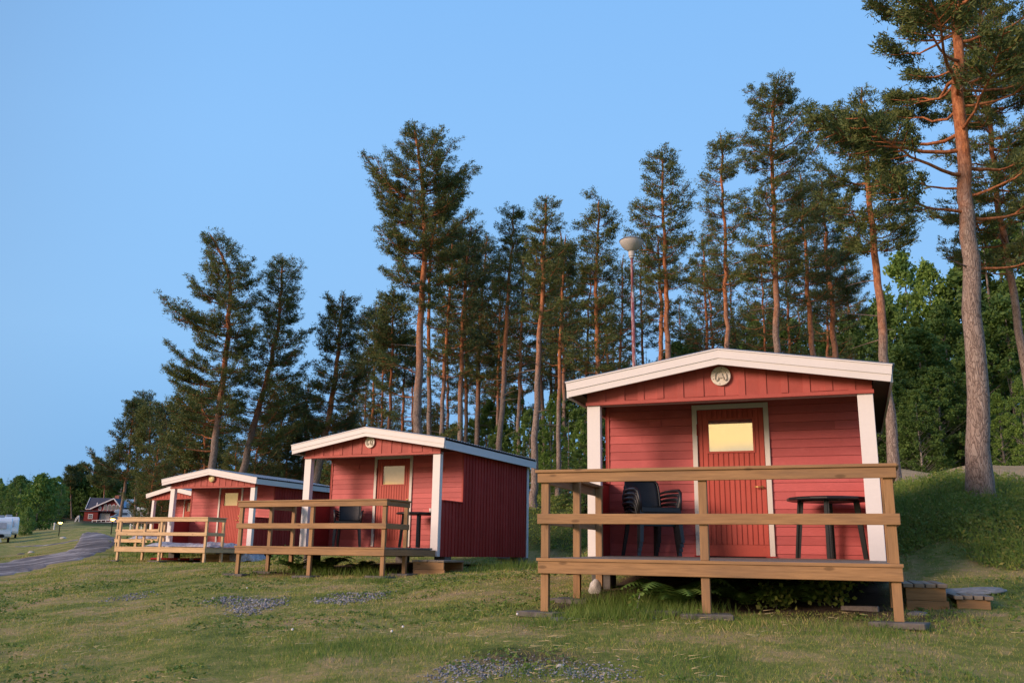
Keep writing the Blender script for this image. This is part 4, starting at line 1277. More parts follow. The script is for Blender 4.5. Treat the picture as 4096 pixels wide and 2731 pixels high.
for i, (px, py, n, L, lb) in enumerate([(2700, 2432, 14, .62, 'large green fern left of the middle post under the nearest deck'),
        (2990, 2428, 10, .5, 'green fern just right of the middle post under the nearest deck'),
        (3120, 2425, 9, .42, 'green fern in the centre right shade under the nearest deck'),
        (3230, 2420, 9, .42, 'green fern left of the round leaved plant under the nearest deck'),
        (3290, 2408, 10, .5, 'rightmost green fern in the dark under the nearest deck'),
        (2900, 2400, 10, .5, 'dark green fern behind the middle post of the nearest deck'),
        (1310, 2285, 12, .6, 'large green fern right of the middle post under the second nearest deck'),
        (1450, 2285, 10, .45, 'green fern near the right front post of the second nearest deck'),
        (1180, 2285, 10, .5, 'dark green fern left of the middle post under the second nearest deck')]):
    fern(px, py, n + 5, L * 1.15, lb)
def leafplant(px, py, R, H, n, mname, label, leaf=.05, name='leafy_plant'):
    g = ground_at(px, py)
    C = np.stack([rng.normal(0, R * .45, n), rng.normal(0, R * .45, n), rng.uniform(.15, 1, n) * H], 1)
    V, F = leaf_cloud(C, np.full(n, leaf * 2.2), 3, .75)
    o = np_mesh(name, V, F, M[mname]); o.location = g
    for k in range(1):
        q = C[k * (n // 4)]; m = MB(); m.tube([(0, 0, -.02), (q[0] * .4, q[1] * .4, q[2] * .6), tuple(q)], [.006, .005, .003], 4); m.build('stem', M['birch'], o)
    return tag(o, label, 'plant', 'leafy plants near the decks')
leafplant(3330, 2428, .22, .34, 90, 'bank_plants', 'round leaved green plant at the edge of the shade under the nearest deck', .032)
leafplant(3110, 2440, .22, .22, 60, 'bank_plants', 'low broad leaved plant right of the middle post of the nearest deck', .032)
leafplant(2545, 2470, .08, .26, 16, 'tall_grass', 'thin upright weed with a yellow bud in front of the nearest deck', .03)
leafplant(1150, 2262, .4, .45, 120, 'leaves_dark', 'dark leafy bush left under the second nearest deck')
leafplant(640, 2222, .7, .5, 160, 'leaves_dark', 'dark leafy bush in the shade under the third deck', .07)
leafplant(740, 2225, .6, .4, 120, 'leaves_dark', 'low weeds with a brown leaf under the third deck', .06)
leafplant(510, 2190, .8, .5, 100, 'leaves_dark', 'small dark bush under the fourth deck', .08)
# dandelion clocks
for i, (px, py, lb) in enumerate([(985, 2378, 'white dandelion clock standing at the top of the left gravel patch'), (1608, 2552, 'white dandelion clock in the grass above the foreground gravel'),
       (1165, 2562, 'white dandelion clock in the foreground grass left of centre'), (1563, 2572, 'white dandelion clock lowest in the tuft left of the foreground gravel'),
       (2067, 2500, 'yellow white bud beside the left front post slab of the nearest deck')]):
    g = ground_at(px, py)
    r = empty('dandelion', g, 0, lb, 'dandelion', 'dandelions in the lawn')
    m = MB(); m.tube([(0, 0, -.01), (.004, 0, .09)], .0025, 5); m.build('stem', M['tall_grass'], r)
    import bmesh
    bm = bmesh.new(); bmesh.ops.create_icosphere(bm, subdivisions=2, radius=.012)
    me = bpy.data.meshes.new('seed_head'); bm.to_mesh(me); bm.free(); me.materials.append(M['cup'])
    o = bpy.data.objects.new('seed_head', me); COL.objects.link(o); o.parent = r; o.location = (.004, 0, .1)

# ================================================================== TREES
def tube_np(pts, rad, n):
    pts = np.array(pts, float); k = len(pts)
    d = np.gradient(pts, axis=0); d /= np.linalg.norm(d, axis=1, keepdims=True) + 1e-9
    ref = np.where(np.abs(d[:, 2:3]) < .9, np.array([[0, 0, 1.]]), np.array([[1., 0, 0]]))
    r = np.cross(d, ref); r /= np.linalg.norm(r, axis=1, keepdims=True) + 1e-9
    u = np.cross(d, r)
    a = np.arange(n) * 2 * np.pi / n
    R = np.asarray(rad, float)[:, None, None]
    V = pts[:, None] + R * (r[:, None] * np.cos(a)[None, :, None] + u[:, None] * np.sin(a)[None, :, None])
    i, j = np.meshgrid(np.arange(k - 1), np.arange(n), indexing='ij')
    F = np.stack([i * n + j, i * n + (j + 1) % n, (i + 1) * n + (j + 1) % n, (i + 1) * n + j], -1).reshape(-1, 4)
    return V.reshape(-1, 3), F
class Acc:
    def __init__(s): s.V = []; s.F = []; s.n = 0; s.A = []
    def add(s, V, F, a=None):
        s.V.append(V); s.F.append(F + s.n); s.n += len(V); s.A.append(np.full(len(V), a) if np.isscalar(a) else a)
def tufts(C, Dr, size, per, width=.2):
    n = len(C); per = int(per * 2.1)
    d = rng.normal(0, 1, (n, per, 3)) * .75 + Dr[:, None] * .9 + np.array([0, 0, .25])
    d /= np.linalg.norm(d, axis=2, keepdims=True)
    e = np.cross(d, rng.normal(0, 1, (n, per, 3))); e /= np.linalg.norm(e, axis=2, keepdims=True) + 1e-9
    L = size[:, None, None] * rng.uniform(.32, .72, (n, per, 1))
    c = C[:, None] + rng.normal(0, .34, (n, per, 3)) * size[:, None, None] * np.array([1, 1, .7])
    V = np.stack([c - e * L * width * .5, c + e * L * width * .5, c + d * L], 2).reshape(-1, 3)
    return V, np.arange(len(V)).reshape(-1, 3)
def catmull(P_, n):
    P_ = np.array(P_, float); k = len(P_)
    t = np.linspace(0, k - 1, n); out = np.zeros((n, 3))
    for a in range(3):
        out[:, a] = np.interp(t, np.arange(k), P_[:, a])
    for _ in range(max(1, n // (k * 2))):
        out[1:-1] = .25 * out[:-2] + .5 * out[1:-1] + .25 * out[2:]
    return out
def pine(trunk, r0, r1, crown, rnd, tuft=.17, per=8, dens=1.0, mname='needles', explicit=(), inner=.22, stubs=6, wid=.30, low_bare=None, hbark=.42):
    """trunk: world points bottom->top; crown: list of (z, radius_left, radius_right) world heights.
    returns (bark acc, foliage V,F)"""
    T = catmull(trunk, 26)
    T[2:-1, :2] += rnd.normal(0, .02, (len(T) - 3, 2)) * (1 + np.arange(len(T) - 3)[:, None] * .03)
    H = T[-1, 2] - T[0, 2]
    ts = np.linspace(0, 1, len(T))
    rad = r0 * (1 - ts) ** .62 * 1 + r1 * ts
    rad = np.maximum(r0 + (r1 - r0) * ts ** .9, r1); rad[0] = r0 * 1.22; rad[1] = r0 * 1.05
    rad[-1] = .012
    B = Acc(); V, F = tube_np(T, rad, 12)
    B.add(V, F, np.clip((V[:, 2] - T[0, 2]) / H, 0, 1) * (.5 / hbark))
    FC = []; FD = []; FS = []
    cz = np.array([c[0] for c in crown]); cl = np.array([c[1] for c in crown]); cr = np.array([c[2] for c in crown])
    def tp(z):
        q = np.interp(z, T[:, 2], np.arange(len(T)))
        i = min(int(q), len(T) - 2); f = q - i
        return T[i] * (1 - f) + T[i + 1] * f, rad[i] * (1 - f) + rad[i + 1] * f
    def branch(zb, az, L, rise, bare=.25, droop=.12):
        p0, tr = tp(zb)
        k = 9; s = np.linspace(0, 1, k)
        hx, hy = math.cos(az), math.sin(az)
        wob = rnd.normal(0, .035 * L, (k, 3)); wob[0] = 0; wob = np.cumsum(wob, 0) * .5
        pts = p0 + np.stack([hx * L * s, hy * L * s, L * (math.tan(rise) * s * .55 - droop * np.sin(s * np.pi) * .6 + .30 * s ** 2.2)], 1) + wob
        br = max(.010, min(tr * .62, .0105 + L * .013))
        V, F = tube_np(pts, br * (1 - s * .8), 5); B.add(V, F, .9)
        nsub = max(5, int(L * 6.0 * dens))
        for q in range(nsub):
            t = bare + (1 - bare) * (q + rnd.random() * .8) / nsub
            t = min(t, .99)
            f = t * (k - 1); i = min(int(f), k - 2); g = f - i
            bp = pts[i] * (1 - g) + pts[i + 1] * g
            sgn = 1 if q % 2 else -1
            a2 = az + sgn * (.55 + rnd.random() * .7)
            l2 = (.22 + .42 * L * (1 - t) * (.5 + rnd.random() * .6) + rnd.random() * .12)
            l2 = min(l2, 1.5)
            e = bp + np.array([math.cos(a2) * l2, math.sin(a2) * l2, l2 * (.05 + rnd.random() * .30)])
            m_ = (bp + e) / 2 + np.array([0, 0, -.05 * l2])
            V, F = tube_np(np.array([bp, m_, e]), np.array([.4, .28, .15]) * br * .8 + .003, 3); B.add(V, F, .8)
            nt_ = max(3, int(l2 / (tuft * .42)))
            for w_ in range(nt_):
                u = .3 + .7 * (w_ + 1) / nt_
                c = (bp * (1 - u) + e * u) + rnd.normal(0, tuft * .33, 3)
                c[2] += tuft * .25
                FC.append(c); dd = e - bp; FD.append(dd / (np.linalg.norm(dd) + 1e-6)); FS.append(tuft * (.75 + rnd.random() * .5))
        dd = pts[-1] - pts[-2]; dd /= np.linalg.norm(dd)
        for w_ in range(4):
            FC.append(pts[-1] - dd * .12 * w_ + rnd.normal(0, tuft * .3, 3)); FD.append(dd); FS.append(tuft)
    z = cz[0]; ztop = T[-1, 2]
    spread0 = rnd.random() * 6.28
    while z < ztop - .15:
        rl, rr_ = np.interp(z, cz, cl), np.interp(z, cz, cr)
        frac = (z - cz[0]) / (ztop - cz[0] + .01)
        n = 3 + int(rnd.random() * 2.8)
        spread0 += .9
        for k in range(n):
            az = spread0 + 2 * math.pi * k / n + rnd.normal(0, .3)
            cx = math.cos(az)
            L = (rl if cx < 0 else rr_) * abs(cx) + .5 * (rl + rr_) * (1 - abs(cx))
            L *= (.52 + .55 * rnd.random())
            if L < .18: L = .18
            rise = .08 + .85 * frac ** 2.0 + rnd.normal(0, .10)
            zb = z - L * (math.tan(min(rise, 1.1)) * .55 + .30) * .85 + rnd.normal(0, .12)
            zb = max(zb, cz[0] - 1.6)
            branch(min(zb, ztop - .1), az, L, min(rise, 1.1), inner if L < 1.4 else inner + .08)
        z += (.42 + .30 * rnd.random()) * min(1.0, .55 + .6 * (1 - frac)) / max(dens, .7)
    for (zb, az, L, rise) in explicit: branch(zb, az, L, rise, .42, .05)
    # leader
    for q in range(7):
        c = T[-1] - np.array([0, 0, .10 * q]); FC.append(c + rnd.normal(0, tuft * .3, 3)); FD.append(np.array([0, 0, 1.])); FS.append(tuft)
    # dead stubs below the crown
    for q in range(stubs):
        zz_ = T[0, 2] + H * (.25 + .4 * rnd.random()); zz_ = min(zz_, cz[0] + .5)
        p0, tr = tp(zz_); az = rnd.random() * 6.28; L = .25 + rnd.random() * 1.1
        s = np.linspace(0, 1, 5)
        pts = p0 + np.stack([np.cos(az + s * .4) * L * s, np.sin(az + s * .4) * L * s, L * (.15 * s - .35 * s * s * rnd.random())], 1)
        V, F = tube_np(pts, (.012 + tr * .08) * (1 - s * .8), 4); B.add(V, F, .35)
    V, F = tufts(np.array(FC), np.array(FD), np.array(FS), per, wid)
    return B, V, F
def link_tree(name, base, B, V, F, mname, label, cat, group, bark_='bark'):
    r = empty(name, base, 0, label, cat, group)
    b = np.array(base)
    np_mesh('trunk', np.concatenate(B.V) - b, np.concatenate(B.F), M[bark_], r, True, {'up': np.concatenate(B.A)})
    np_mesh('crown', V - b, F, M[mname], r)
    return r
def pine_at(pts, Y, w_px, crown, label, seed, group=None, mname='needles', Ys=None, **kw):
    """pts: working pixels bottom->top on the trunk; w_px: trunk width; crown: (y, xl, xr) working pixels bottom->top"""
    rnd = np.random.default_rng(seed)
    W = [np.array(D(x, y, Y)) for x, y in pts]
    # carry the trunk down to the ground
    d = W[0] - W[1]
    base = W[0].copy()
    for _ in range(400):
        if base[2] <= tz(base[0], base[1]): break
        base = base + d / max(abs(d[2]), .01) * .05
    g = tz(base[0], base[1]); 
    if base[2] < g: base[2] = g
    base[2] -= .12
    W = [base] + [w_ for w_ in W if w_[2] > base[2] + .4]
    s = Y / 2029.0 * 1.03
    r0 = w_px * s / 2
    cr = []
    TX = np.array([p[0] for p in pts]); TY = np.array([p[1] for p in pts])
    o = np.argsort(TY)
    for (y, xl, xr) in crown:
        tx = np.interp(y, TY[o], TX[o])
        cr.append((D(tx, y, Y).z, max(.15, (tx - xl) * s), max(.15, (xr - tx) * s)))
    B, V, F = pine(W, r0, max(.03, r0 * .22), cr, rnd, **kw)
    return link_tree('pine_tree', tuple(base), B, V, F, mname, label, 'pine tree', group)
GP = 'tall pines behind the cabins'
# --- the two free standing pines on the left
pine_at([(488,1060),(498,980),(512,880),(524,770),(530,690),(524,620),(505,575),(480,534)], 43, 19,
        [(960,400,560),(905,390,575),(860,400,590),(830,385,600),(790,400,600),(750,430,600),(720,380,600),(690,376,592),(655,400,596),(625,440,592),(600,455,580),(570,452,555),(545,455,510)],
        'left leaning pine with long flat limbs, first tall one from the left', 1, GP, tuft=.19, dens=1.15, stubs=5, explicit=((4.6, 3.25, 3.0, .12), (7.6, 3.0, 3.1, .10), (8.0, 3.4, 2.6, .05), (5.2, 2.9, 2.2, .2)))
pine_at([(560,1075),(572,1020),(590,950),(610,880),(628,810),(640,740),(646,670),(650,588)], 45, 19,
        [(1000,500,680),(950,505,700),(900,530,710),(860,560,712),(820,560,720),(780,590,728),(740,590,705),(700,585,700),(660,590,712),(630,600,705),(605,625,680)],
        'bushy dark pine just right of the left leaning one', 2, GP, tuft=.19, dens=1.1)
pine_at([(745,1010),(758,950),(768,880),(775,820),(782,760),(786,720),(788,672)], 46, 17,
        [(980,690,840),(930,680,850),(880,700,860),(840,715,862),(800,735,850),(760,725,845),(730,735,840),(700,745,820)],
        'dark dense pine over the left end of the second nearest roof', 3, GP, mname='needles_dark', tuft=.2, dens=1.2)
pine_at([(958,995),(960,930),(963,850),(967,750),(971,650),(976,560),(974,480),(968,400),(958,330),(952,284)], 36, 23,
        [(700,905,1010),(640,865,1050),(600,870,1090),(560,835,1095),(520,835,1090),(485,850,1080),(450,830,1080),(420,805,1085),(392,803,1087),(360,850,1070),(335,885,1040),(310,925,1000)],
        'tallest pine in the centre with a thick orange trunk', 4, GP, tuft=.17, dens=1.2, per=9,
        explicit=((6.2, 3.0, 2.0, .25), (5.2, 3.3, 1.3, .1), (4.4, .2, 1.6, .2), (7.2, 3.2, 1.6, .5)), hbark=.40)
pine_at([(985,1000),(986,900),(985,780),(986,660),(992,560),(1010,480),(1040,420)], 44, 13,
        [(640,960,1060),(560,980,1100),(500,1000,1095),(450,1010,1080)], 'slim pine close behind the tallest centre pine', 5, GP, mname='needles_dark', tuft=.19)
pine_at([(1056,1015),(1058,900),(1062,780),(1067,650),(1075,580),(1082,520)], 42, 15,
        [(800,1010,1120),(720,1000,1130),(650,1020,1140),(590,1030,1125),(545,1055,1110)], 'pine with a straight reddish trunk right of the tallest pine', 6, GP, mname='needles_dark', tuft=.19)
pine_at([(1096,1015),(1098,900),(1102,800),(1108,680),(1115,600),(1118,538)], 48, 14,
        [(850,1050,1150),(760,1050,1160),(680,1070,1165),(620,1075,1160),(570,1090,1145)], 'dark topped pine third to the right of the tallest pine', 7, GP, mname='needles_dark', tuft=.2, dens=1.2)
pine_at([(1148,1030),(1155,900),(1162,780),(1168,680),(1174,600),(1178,540),(1180,474)], 38, 15,
        [(700,1135,1225),(650,1140,1215),(600,1140,1215),(560,1145,1215),(525,1140,1212),(500,1150,1205)], 'slender pine with a pointed top left of the twin topped group', 8, GP, tuft=.17, per=8)
pine_at([(1226,1140),(1230,1000),(1236,860),(1243,720),(1249,600),(1253,520),(1256,452)], 30, 20,
        [(730,1180,1300),(680,1195,1315),(620,1205,1310),(570,1210,1312),(530,1208,1310),(495,1222,1290),(470,1240,1275)], 'tall pine with an orange trunk standing just behind the right end of the second roof', 9, GP, tuft=.14, per=9, hbark=.5)
pine_at([(1282,1100),(1284,950),(1287,800),(1291,680),(1296,600),(1300,540)], 33, 13,
        [(800,1230,1340),(720,1240,1350),(640,1262,1335),(580,1275,1325)], 'thin dark pine between the second cabin and the nearest cabin', 10, GP, mname='needles_dark', tuft=.16)
pine_at([(1372,920),(1371,800),(1370,700),(1370,620),(1373,540),(1376,456)], 30, 14,
        [(840,1310,1430),(780,1300,1440),(720,1320,1430),(660,1325,1430),(600,1318,1425),(560,1320,1430),(520,1325,1425),(490,1345,1400)], 'pine with a narrow crown left of the street lamp', 11, GP, tuft=.16)
pine_at([(1536,840),(1533,740),(1529,640),(1525,540),(1521,450),(1520,342)], 29, 16,
        [(640,1470,1610),(590,1440,1625),(540,1442,1590),(490,1450,1590),(450,1462,1592),(420,1455,1585),(385,1470,1575),(360,1495,1545)], 'tall pine with a broad crown right of the street lamp', 12, GP, tuft=.16, per=9)
pine_at([(1518,850),(1518,740),(1517,660),(1515,600),(1512,540)], 37, 14,
        [(720,1460,1570),(660,1465,1560),(600,1475,1560)], 'pine trunk close behind the tall pine right of the street lamp', 13, GP, mname='needles_dark', tuft=.17)
pine_at([(1669,820),(1668,720),(1666,620),(1664,520),(1660,420),(1655,308)], 28, 14,
        [(640,1600,1720),(590,1590,1745),(540,1600,1740),(480,1600,1720),(430,1605,1722),(380,1620,1705),(340,1635,1680)], 'slim spire topped pine over the left half of the nearest roof', 14, GP, tuft=.15)
pine_at([(1786,830),(1784,730),(1781,620),(1778,520),(1774,420),(1770,330),(1775,250),(1790,172)], 25, 18,
        [(620,1700,1870),(560,1690,1900),(510,1680,1880),(460,1685,1880),(400,1680,1885),(350,1690,1890),(300,1685,1885),(250,1700,1875),(210,1735,1860)], 'tall pine with a wide layered crown above the ridge of the nearest cabin', 15, GP, tuft=.14, per=10, dens=1.15)
pine_at([(1868,830),(1861,740),(1855,650),(1848,560),(1842,470),(1838,400)], 33, 16,
        [(680,1780,1920),(620,1790,1930),(560,1790,1925),(500,1800,1910),(440,1810,1880)], 'reddish pine right of the tall layered pine', 16, GP, mname='needles_dark', tuft=.17)
pine_at([(1921,840),(1914,740),(1906,650),(1898,560),(1892,480),(1886,410)], 35, 17,
        [(720,1850,1985),(650,1850,1990),(590,1850,1985),(530,1850,1975),(470,1855,1950),(430,1865,1915)], 'dark crowned pine left of the forked pine', 17, GP, mname='needles_dark', tuft=.18, dens=1.2)
pine_at([(2056,1105),(2047,1000),(2036,880),(2026,760),(2016,650),(2006,540),(1996,440),(1990,360),(1984,280),(1980,200)], 21.5, 27,
        [(560,1930,2140),(500,1900,2160),(450,1900,2115),(400,1895,2115),(350,1880,2120),(300,1895,2085),(260,1900,2060),(220,1915,2050)], 'open crowned pine behind the right corner of the nearest cabin', 18, GP, tuft=.155, per=11, dens=1.2, hbark=.42)
# --- the big foreground pine on the right and its neighbour
pine_at([(2251,1135),(2246,1000),(2241,850),(2232,680),(2224,540),(2217,420),(2206,250),(2199,130),(2192,0),(2188,-120),(2180,-260)], 14.8, 54,
        [(200,1900,2420),(140,1880,2470),(70,1890,2470),(0,1930,2460),(-90,1960,2430),(-180,2020,2360),(-240,2120,2280)],
        'huge near pine on the right with grey flaking bark turning orange higher up', 19, GP, tuft=.15, per=13, dens=1.2, inner=.5, wid=.30, stubs=4, hbark=.46,
        explicit=((6.05, 3.2, 1.75, -.05), (7.25, 3.0, 2.5, .02), (6.75, 3.5, 2.2, .15), (7.6, 2.7, 2.3, .1), (6.5, 2.9, 1.3, .3), (5.95, .15, 1.9, .35), (6.35, -.3, 1.6, .4), (4.98, .05, 1.5, .1), (6.9, .3, 2.0, .3)))
pine_at([(2362,900),(2345,780),(2325,650),(2302,520),(2285,400),(2272,280),(2262,180),(2250,60),(2240,-60)], 24, 22,
        [(600,2190,2440),(500,2150,2450),(430,2130,2450),(360,2160,2440),(290,2170,2440),(220,2120,2440),(150,2150,2430),(60,2170,2400),(-20,2190,2330)],
        'tall pine at the right edge behind the huge near pine', 20, GP, tuft=.16, per=11, dens=1.25)
# --- the group of pines on the far left of the row
for i, (pts, Y, w_, cr, lb) in enumerate([
    ([(283,1145),(290,1100),(298,1040),(303,980),(310,915)], 70, 8, [(1085,205,350),(1060,212,345),(1040,240,340),(1000,258,340),(960,275,335),(935,290,325)], 'leaning pine at the left end of the row with a limb reaching left'),
    ([(343,1150),(344,1080),(344,1000),(345,950),(346,925)], 68, 7, [(1110,300,400),(1060,295,400),(1010,300,395),(960,310,385),(940,320,370)], 'straight thin pine second from the left end of the row'),
    ([(381,1135),(384,1080),(388,1020),(380,960),(372,925)], 64, 8, [(1060,340,430),(1020,340,430),(980,345,420),(950,350,400)], 'pine third from the left end of the row'),
    ([(425,1100),(429,1050),(434,1000),(440,940),(445,900)], 60, 9, [(1050,380,480),(1000,375,490),(950,380,490),(920,395,480)], 'wide pine left of the left leaning pine'),
    ([(309,1215),(311,1150),(313,1080),(318,1000),(330,900)], 78, 9, [(1000,290,370),(960,300,360),(930,312,350)], 'thin topped pine behind the left end of the row'),
    ([(470,1090),(472,1040),(470,980),(466,930),(462,880)], 58, 9, [(1060,400,540),(1010,395,540),(960,410,530),(910,420,510)], 'low bushy pine behind the left leaning pine'),
    ([(640,1080),(645,1000),(650,930),(655,870)], 60, 8, [(1040,590,720),(980,580,720),(930,600,710),(895,620,690)], 'low pine behind the bushy dark pine'),
    ([(700,1040),(703,980),(706,920),(708,880)], 62, 8, [(1010,660,760),(960,655,760),(915,675,745)], 'small dark pine left of the second nearest roof ridge'),
    ([(855,990),(858,900),(860,800),(862,700)], 55, 9, [(850,810,920),(790,805,915),(740,820,905),(715,835,890)], 'young pine between the dark dense pine and the tallest pine'),
    ([(893,1000),(897,900),(900,800),(902,740),(905,665)], 50, 10, [(830,845,960),(780,850,950),(730,855,950),(690,870,940)], 'pine just left of the tallest centre pine'),
    ([(925,1000),(928,900),(930,820),(934,760)], 56, 9, [(880,880,985),(820,885,980),(785,900,965)], 'low pine half hidden by the tallest centre pine'),
    ([(190,1140),(188,1110),(189,1085),(191,1064)], 290, 3, [(1105,172,208),(1085,172,207),(1073,178,204)], 'far pine with a brown crown above the red house'),
    ([(163,1150),(162,1120),(163,1095),(164,1071)], 285, 3, [(1115,148,180),(1095,148,178),(1080,154,174)], 'second far pine left of the one above the red house'),
    ([(238,1160),(240,1120),(243,1080),(246,1048)], 280, 4, [(1110,205,275),(1085,205,275),(1062,218,268)], 'pine with a spreading crown above the dark house roof')]):
    pine_at(pts, Y, w_, cr, lb, 40 + i, GP if i < 11 else 'pines near the red house', mname='needles' if i % 2 else 'needles_dark', tuft=.24 if Y < 100 else .8, per=6, dens=1.15 if Y < 100 else .35, stubs=1, wid=.4)
# --- slim trunks in the wood: full pines, copied
protos = []
for k in range(5):
    rnd = np.random.default_rng(100 + k)
    H = 14.0; lx = rnd.normal(0, .25, 4)
    tr = [(0, 0, 0), (lx[0] * .3, 0, 3.5), (lx[0] * .6, lx[1] * .3, 7), (lx[0], lx[1] * .6, 10.5), (lx[0] * 1.2, lx[1], H)]
    cr = [(6.6, 1.3, 1.4), (8.2, 1.9, 1.8), (10, 1.8, 1.7), (12, 1.2, 1.2), (13.4, .6, .6)]
    B, V, F = pine([np.array(q, float) for q in tr], .135, .035, cr, rnd, tuft=.19, per=5, dens=.75, stubs=9, wid=.4)
    protos.append((B, V, F))
LOWF = [(375,1080),(400,1085),(455,1085),(505,1080),(540,1080),(590,1085),(615,1080),(660,1075),(690,1070),(715,1060),(790,1030),(815,1020),(870,1010),(905,1010),(935,1010),(980,1010),(350,1100),(420,1090),(1015,1020),(1110,1020)]
FILL = [(1008,1020),(1074,1015),(1090,1015),(1128,1020),(1140,1020),(1168,1040),(1208,1060),(1250,1080),(1262,1090),(1320,1060),(1300,1100),(1345,900),(1400,880),(1430,880),(1480,860),
        (1560,840),(1590,830),(1625,830),(1705,830),(1735,830),(1760,830),(1815,830),(1840,830),(1890,840),(1950,850),(1985,860),(950,1010),(880,1000),(835,1000),(1035,1015),
        (1410,900),(1640,830),(1970,850),(1190,1050),(1275,1080),(800,1010),(2090,1000),(2130,1010),(2170,1010),(2300,1010),(2340,1010)]
first = {}
for i, (x, y) in enumerate(FILL):
    Y = 42 + (i * 7919 % 23) + (6 if x < 1000 else 0)
    q = D(x, y, Y); k = i % 5
    s = U(.85, 1.12) * (1.0 if x < 2050 else .8) * (.9 if x < 1000 else 1)
    base = (q.x, Y, tz(q.x, Y) - .1)
    reg = ('left of the tallest centre pine' if x < 960 else 'right of the tallest centre pine' if x < 1230 else
           'between the second cabin and the nearest cabin' if x < 1345 else 'behind the street lamp' if x < 1500 else 'above the left half of the nearest roof' if x < 1660 else
           'above the right half of the nearest roof' if x < 2040 else 'right of the open crowned pine')
    nreg = [q[0] for q in FILL if (reg == ('left of the tallest centre pine' if q[0] < 960 else 'right of the tallest centre pine' if q[0] < 1230 else
           'between the second cabin and the nearest cabin' if q[0] < 1345 else 'behind the street lamp' if q[0] < 1500 else 'above the left half of the nearest roof' if q[0] < 1660 else
           'above the right half of the nearest roof' if q[0] < 2040 else 'right of the open crowned pine'))]
    plab = '%s slim background pine %s' % (['first', 'second', 'third', 'fourth', 'fifth', 'sixth', 'seventh', 'eighth', 'ninth', 'tenth', 'eleventh', 'twelfth'][sorted(nreg).index(x)], reg)
    if k not in first:
        B, V, F = protos[k]
        o = link_tree('pine_tree', (0, 0, 0), B, V, F, 'needles_dark' if k % 2 else 'needles', 'slim pine among many deep in the wood behind the cabins', 'pine tree', 'slim pines deep in the wood')
        first[k] = o
    else: o = copy_tree(first[k])
    o['label'] = plab
    o.location = base; o.rotation_euler = (U(-.02, .02), U(-.03, .03), U(0, 6.28)); o.scale = (s, s, s)

lp = []
for k in range(3):
    rnd = np.random.default_rng(150 + k)
    tr = [(0, 0, 0), (rnd.normal(0, .1), 0, 3), (rnd.normal(0, .2), rnd.normal(0, .1), 6), (rnd.normal(0, .3), 0, 9)]
    lp.append(pine([np.array(q, float) for q in tr], .13, .035, [(2.2, 1.7, 1.7), (4, 2.3, 2.2), (6, 1.9, 2.0), (8, 1.0, 1.0)], rnd, tuft=.22, per=6, dens=1.0, stubs=3, wid=.34))
lfirst = {}
for i, (x, y) in enumerate(sorted(LOWF)):
    Y = 52 + (i * 37 % 17); q = D(x, y, Y); k = i % 3
    lab = '%s low bushy background pine from the left under the tall pines' % ['first', 'second', 'third', 'fourth', 'fifth', 'sixth', 'seventh', 'eighth', 'ninth', 'tenth', 'eleventh', 'twelfth', 'thirteenth', 'fourteenth', 'fifteenth', 'sixteenth', 'seventeenth', 'eighteenth', 'nineteenth', 'twentieth'][i]
    if k not in lfirst: o = link_tree('pine_tree', (0, 0, 0), *lp[k], 'needles_dark' if k % 2 else 'needles', lab, 'pine tree', 'low bushy pines under the tall ones'); lfirst[k] = o
    else: o = copy_tree(lfirst[k])
    s = U(.62, .9) * (.85 if x < 460 else 1)
    o['label'] = lab; o.location = (q.x, Y, tz(q.x, Y) - .1); o.rotation_euler = (0, U(-.03, .03), U(0, 6.28)); o.scale = (s, s, s)

def broadleaf(rnd, H, R, base, n, leaves, leaf, lean=0.0, gaps=.5):
    """trunk along z with limbs; leaf clumps through the crown volume"""
    B = Acc()
    T = np.array([[0, 0, 0], [.05, .02, H * .25], [.1 * lean, 0, H * .5], [.2 * lean, .1, H * .75], [.25 * lean, .1, H * .97]], float)
    V, F = tube_np(T, np.array([.13, .11, .085, .05, .015]) * H / 10, 8); B.add(V, F, .2)
    C = []; 
    for k in range(n):
        t = rnd.random(); z = base + (H - base) * t
        prof = math.sin(math.pi * min(1, (.12 + t * .88)) ** .9) ** .7 if t < .98 else .1
        a = rnd.random() * 6.28; rr_ = R * prof * (rnd.random() ** .45)
        c = np.array([math.cos(a) * rr_, math.sin(a) * rr_, z]); C.append(c)
        if k % 6 == 0:
            zb = max(base * .6, z - rr_ * .8)
            V, F = tube_np(np.array([[np.interp(zb, T[:, 2], T[:, 0]), 0, zb], [c[0] * .5, c[1] * .5, (zb + z) / 2 + .1], c]), np.array([.035, .02, .006]) * H / 10, 4); B.add(V, F, .3)
    C = np.array(C)
    V, F = leaf_cloud(C, rng.uniform(.7, 1.35, len(C)) * leaf * 3.6, leaves, .6)
    return B, V, F
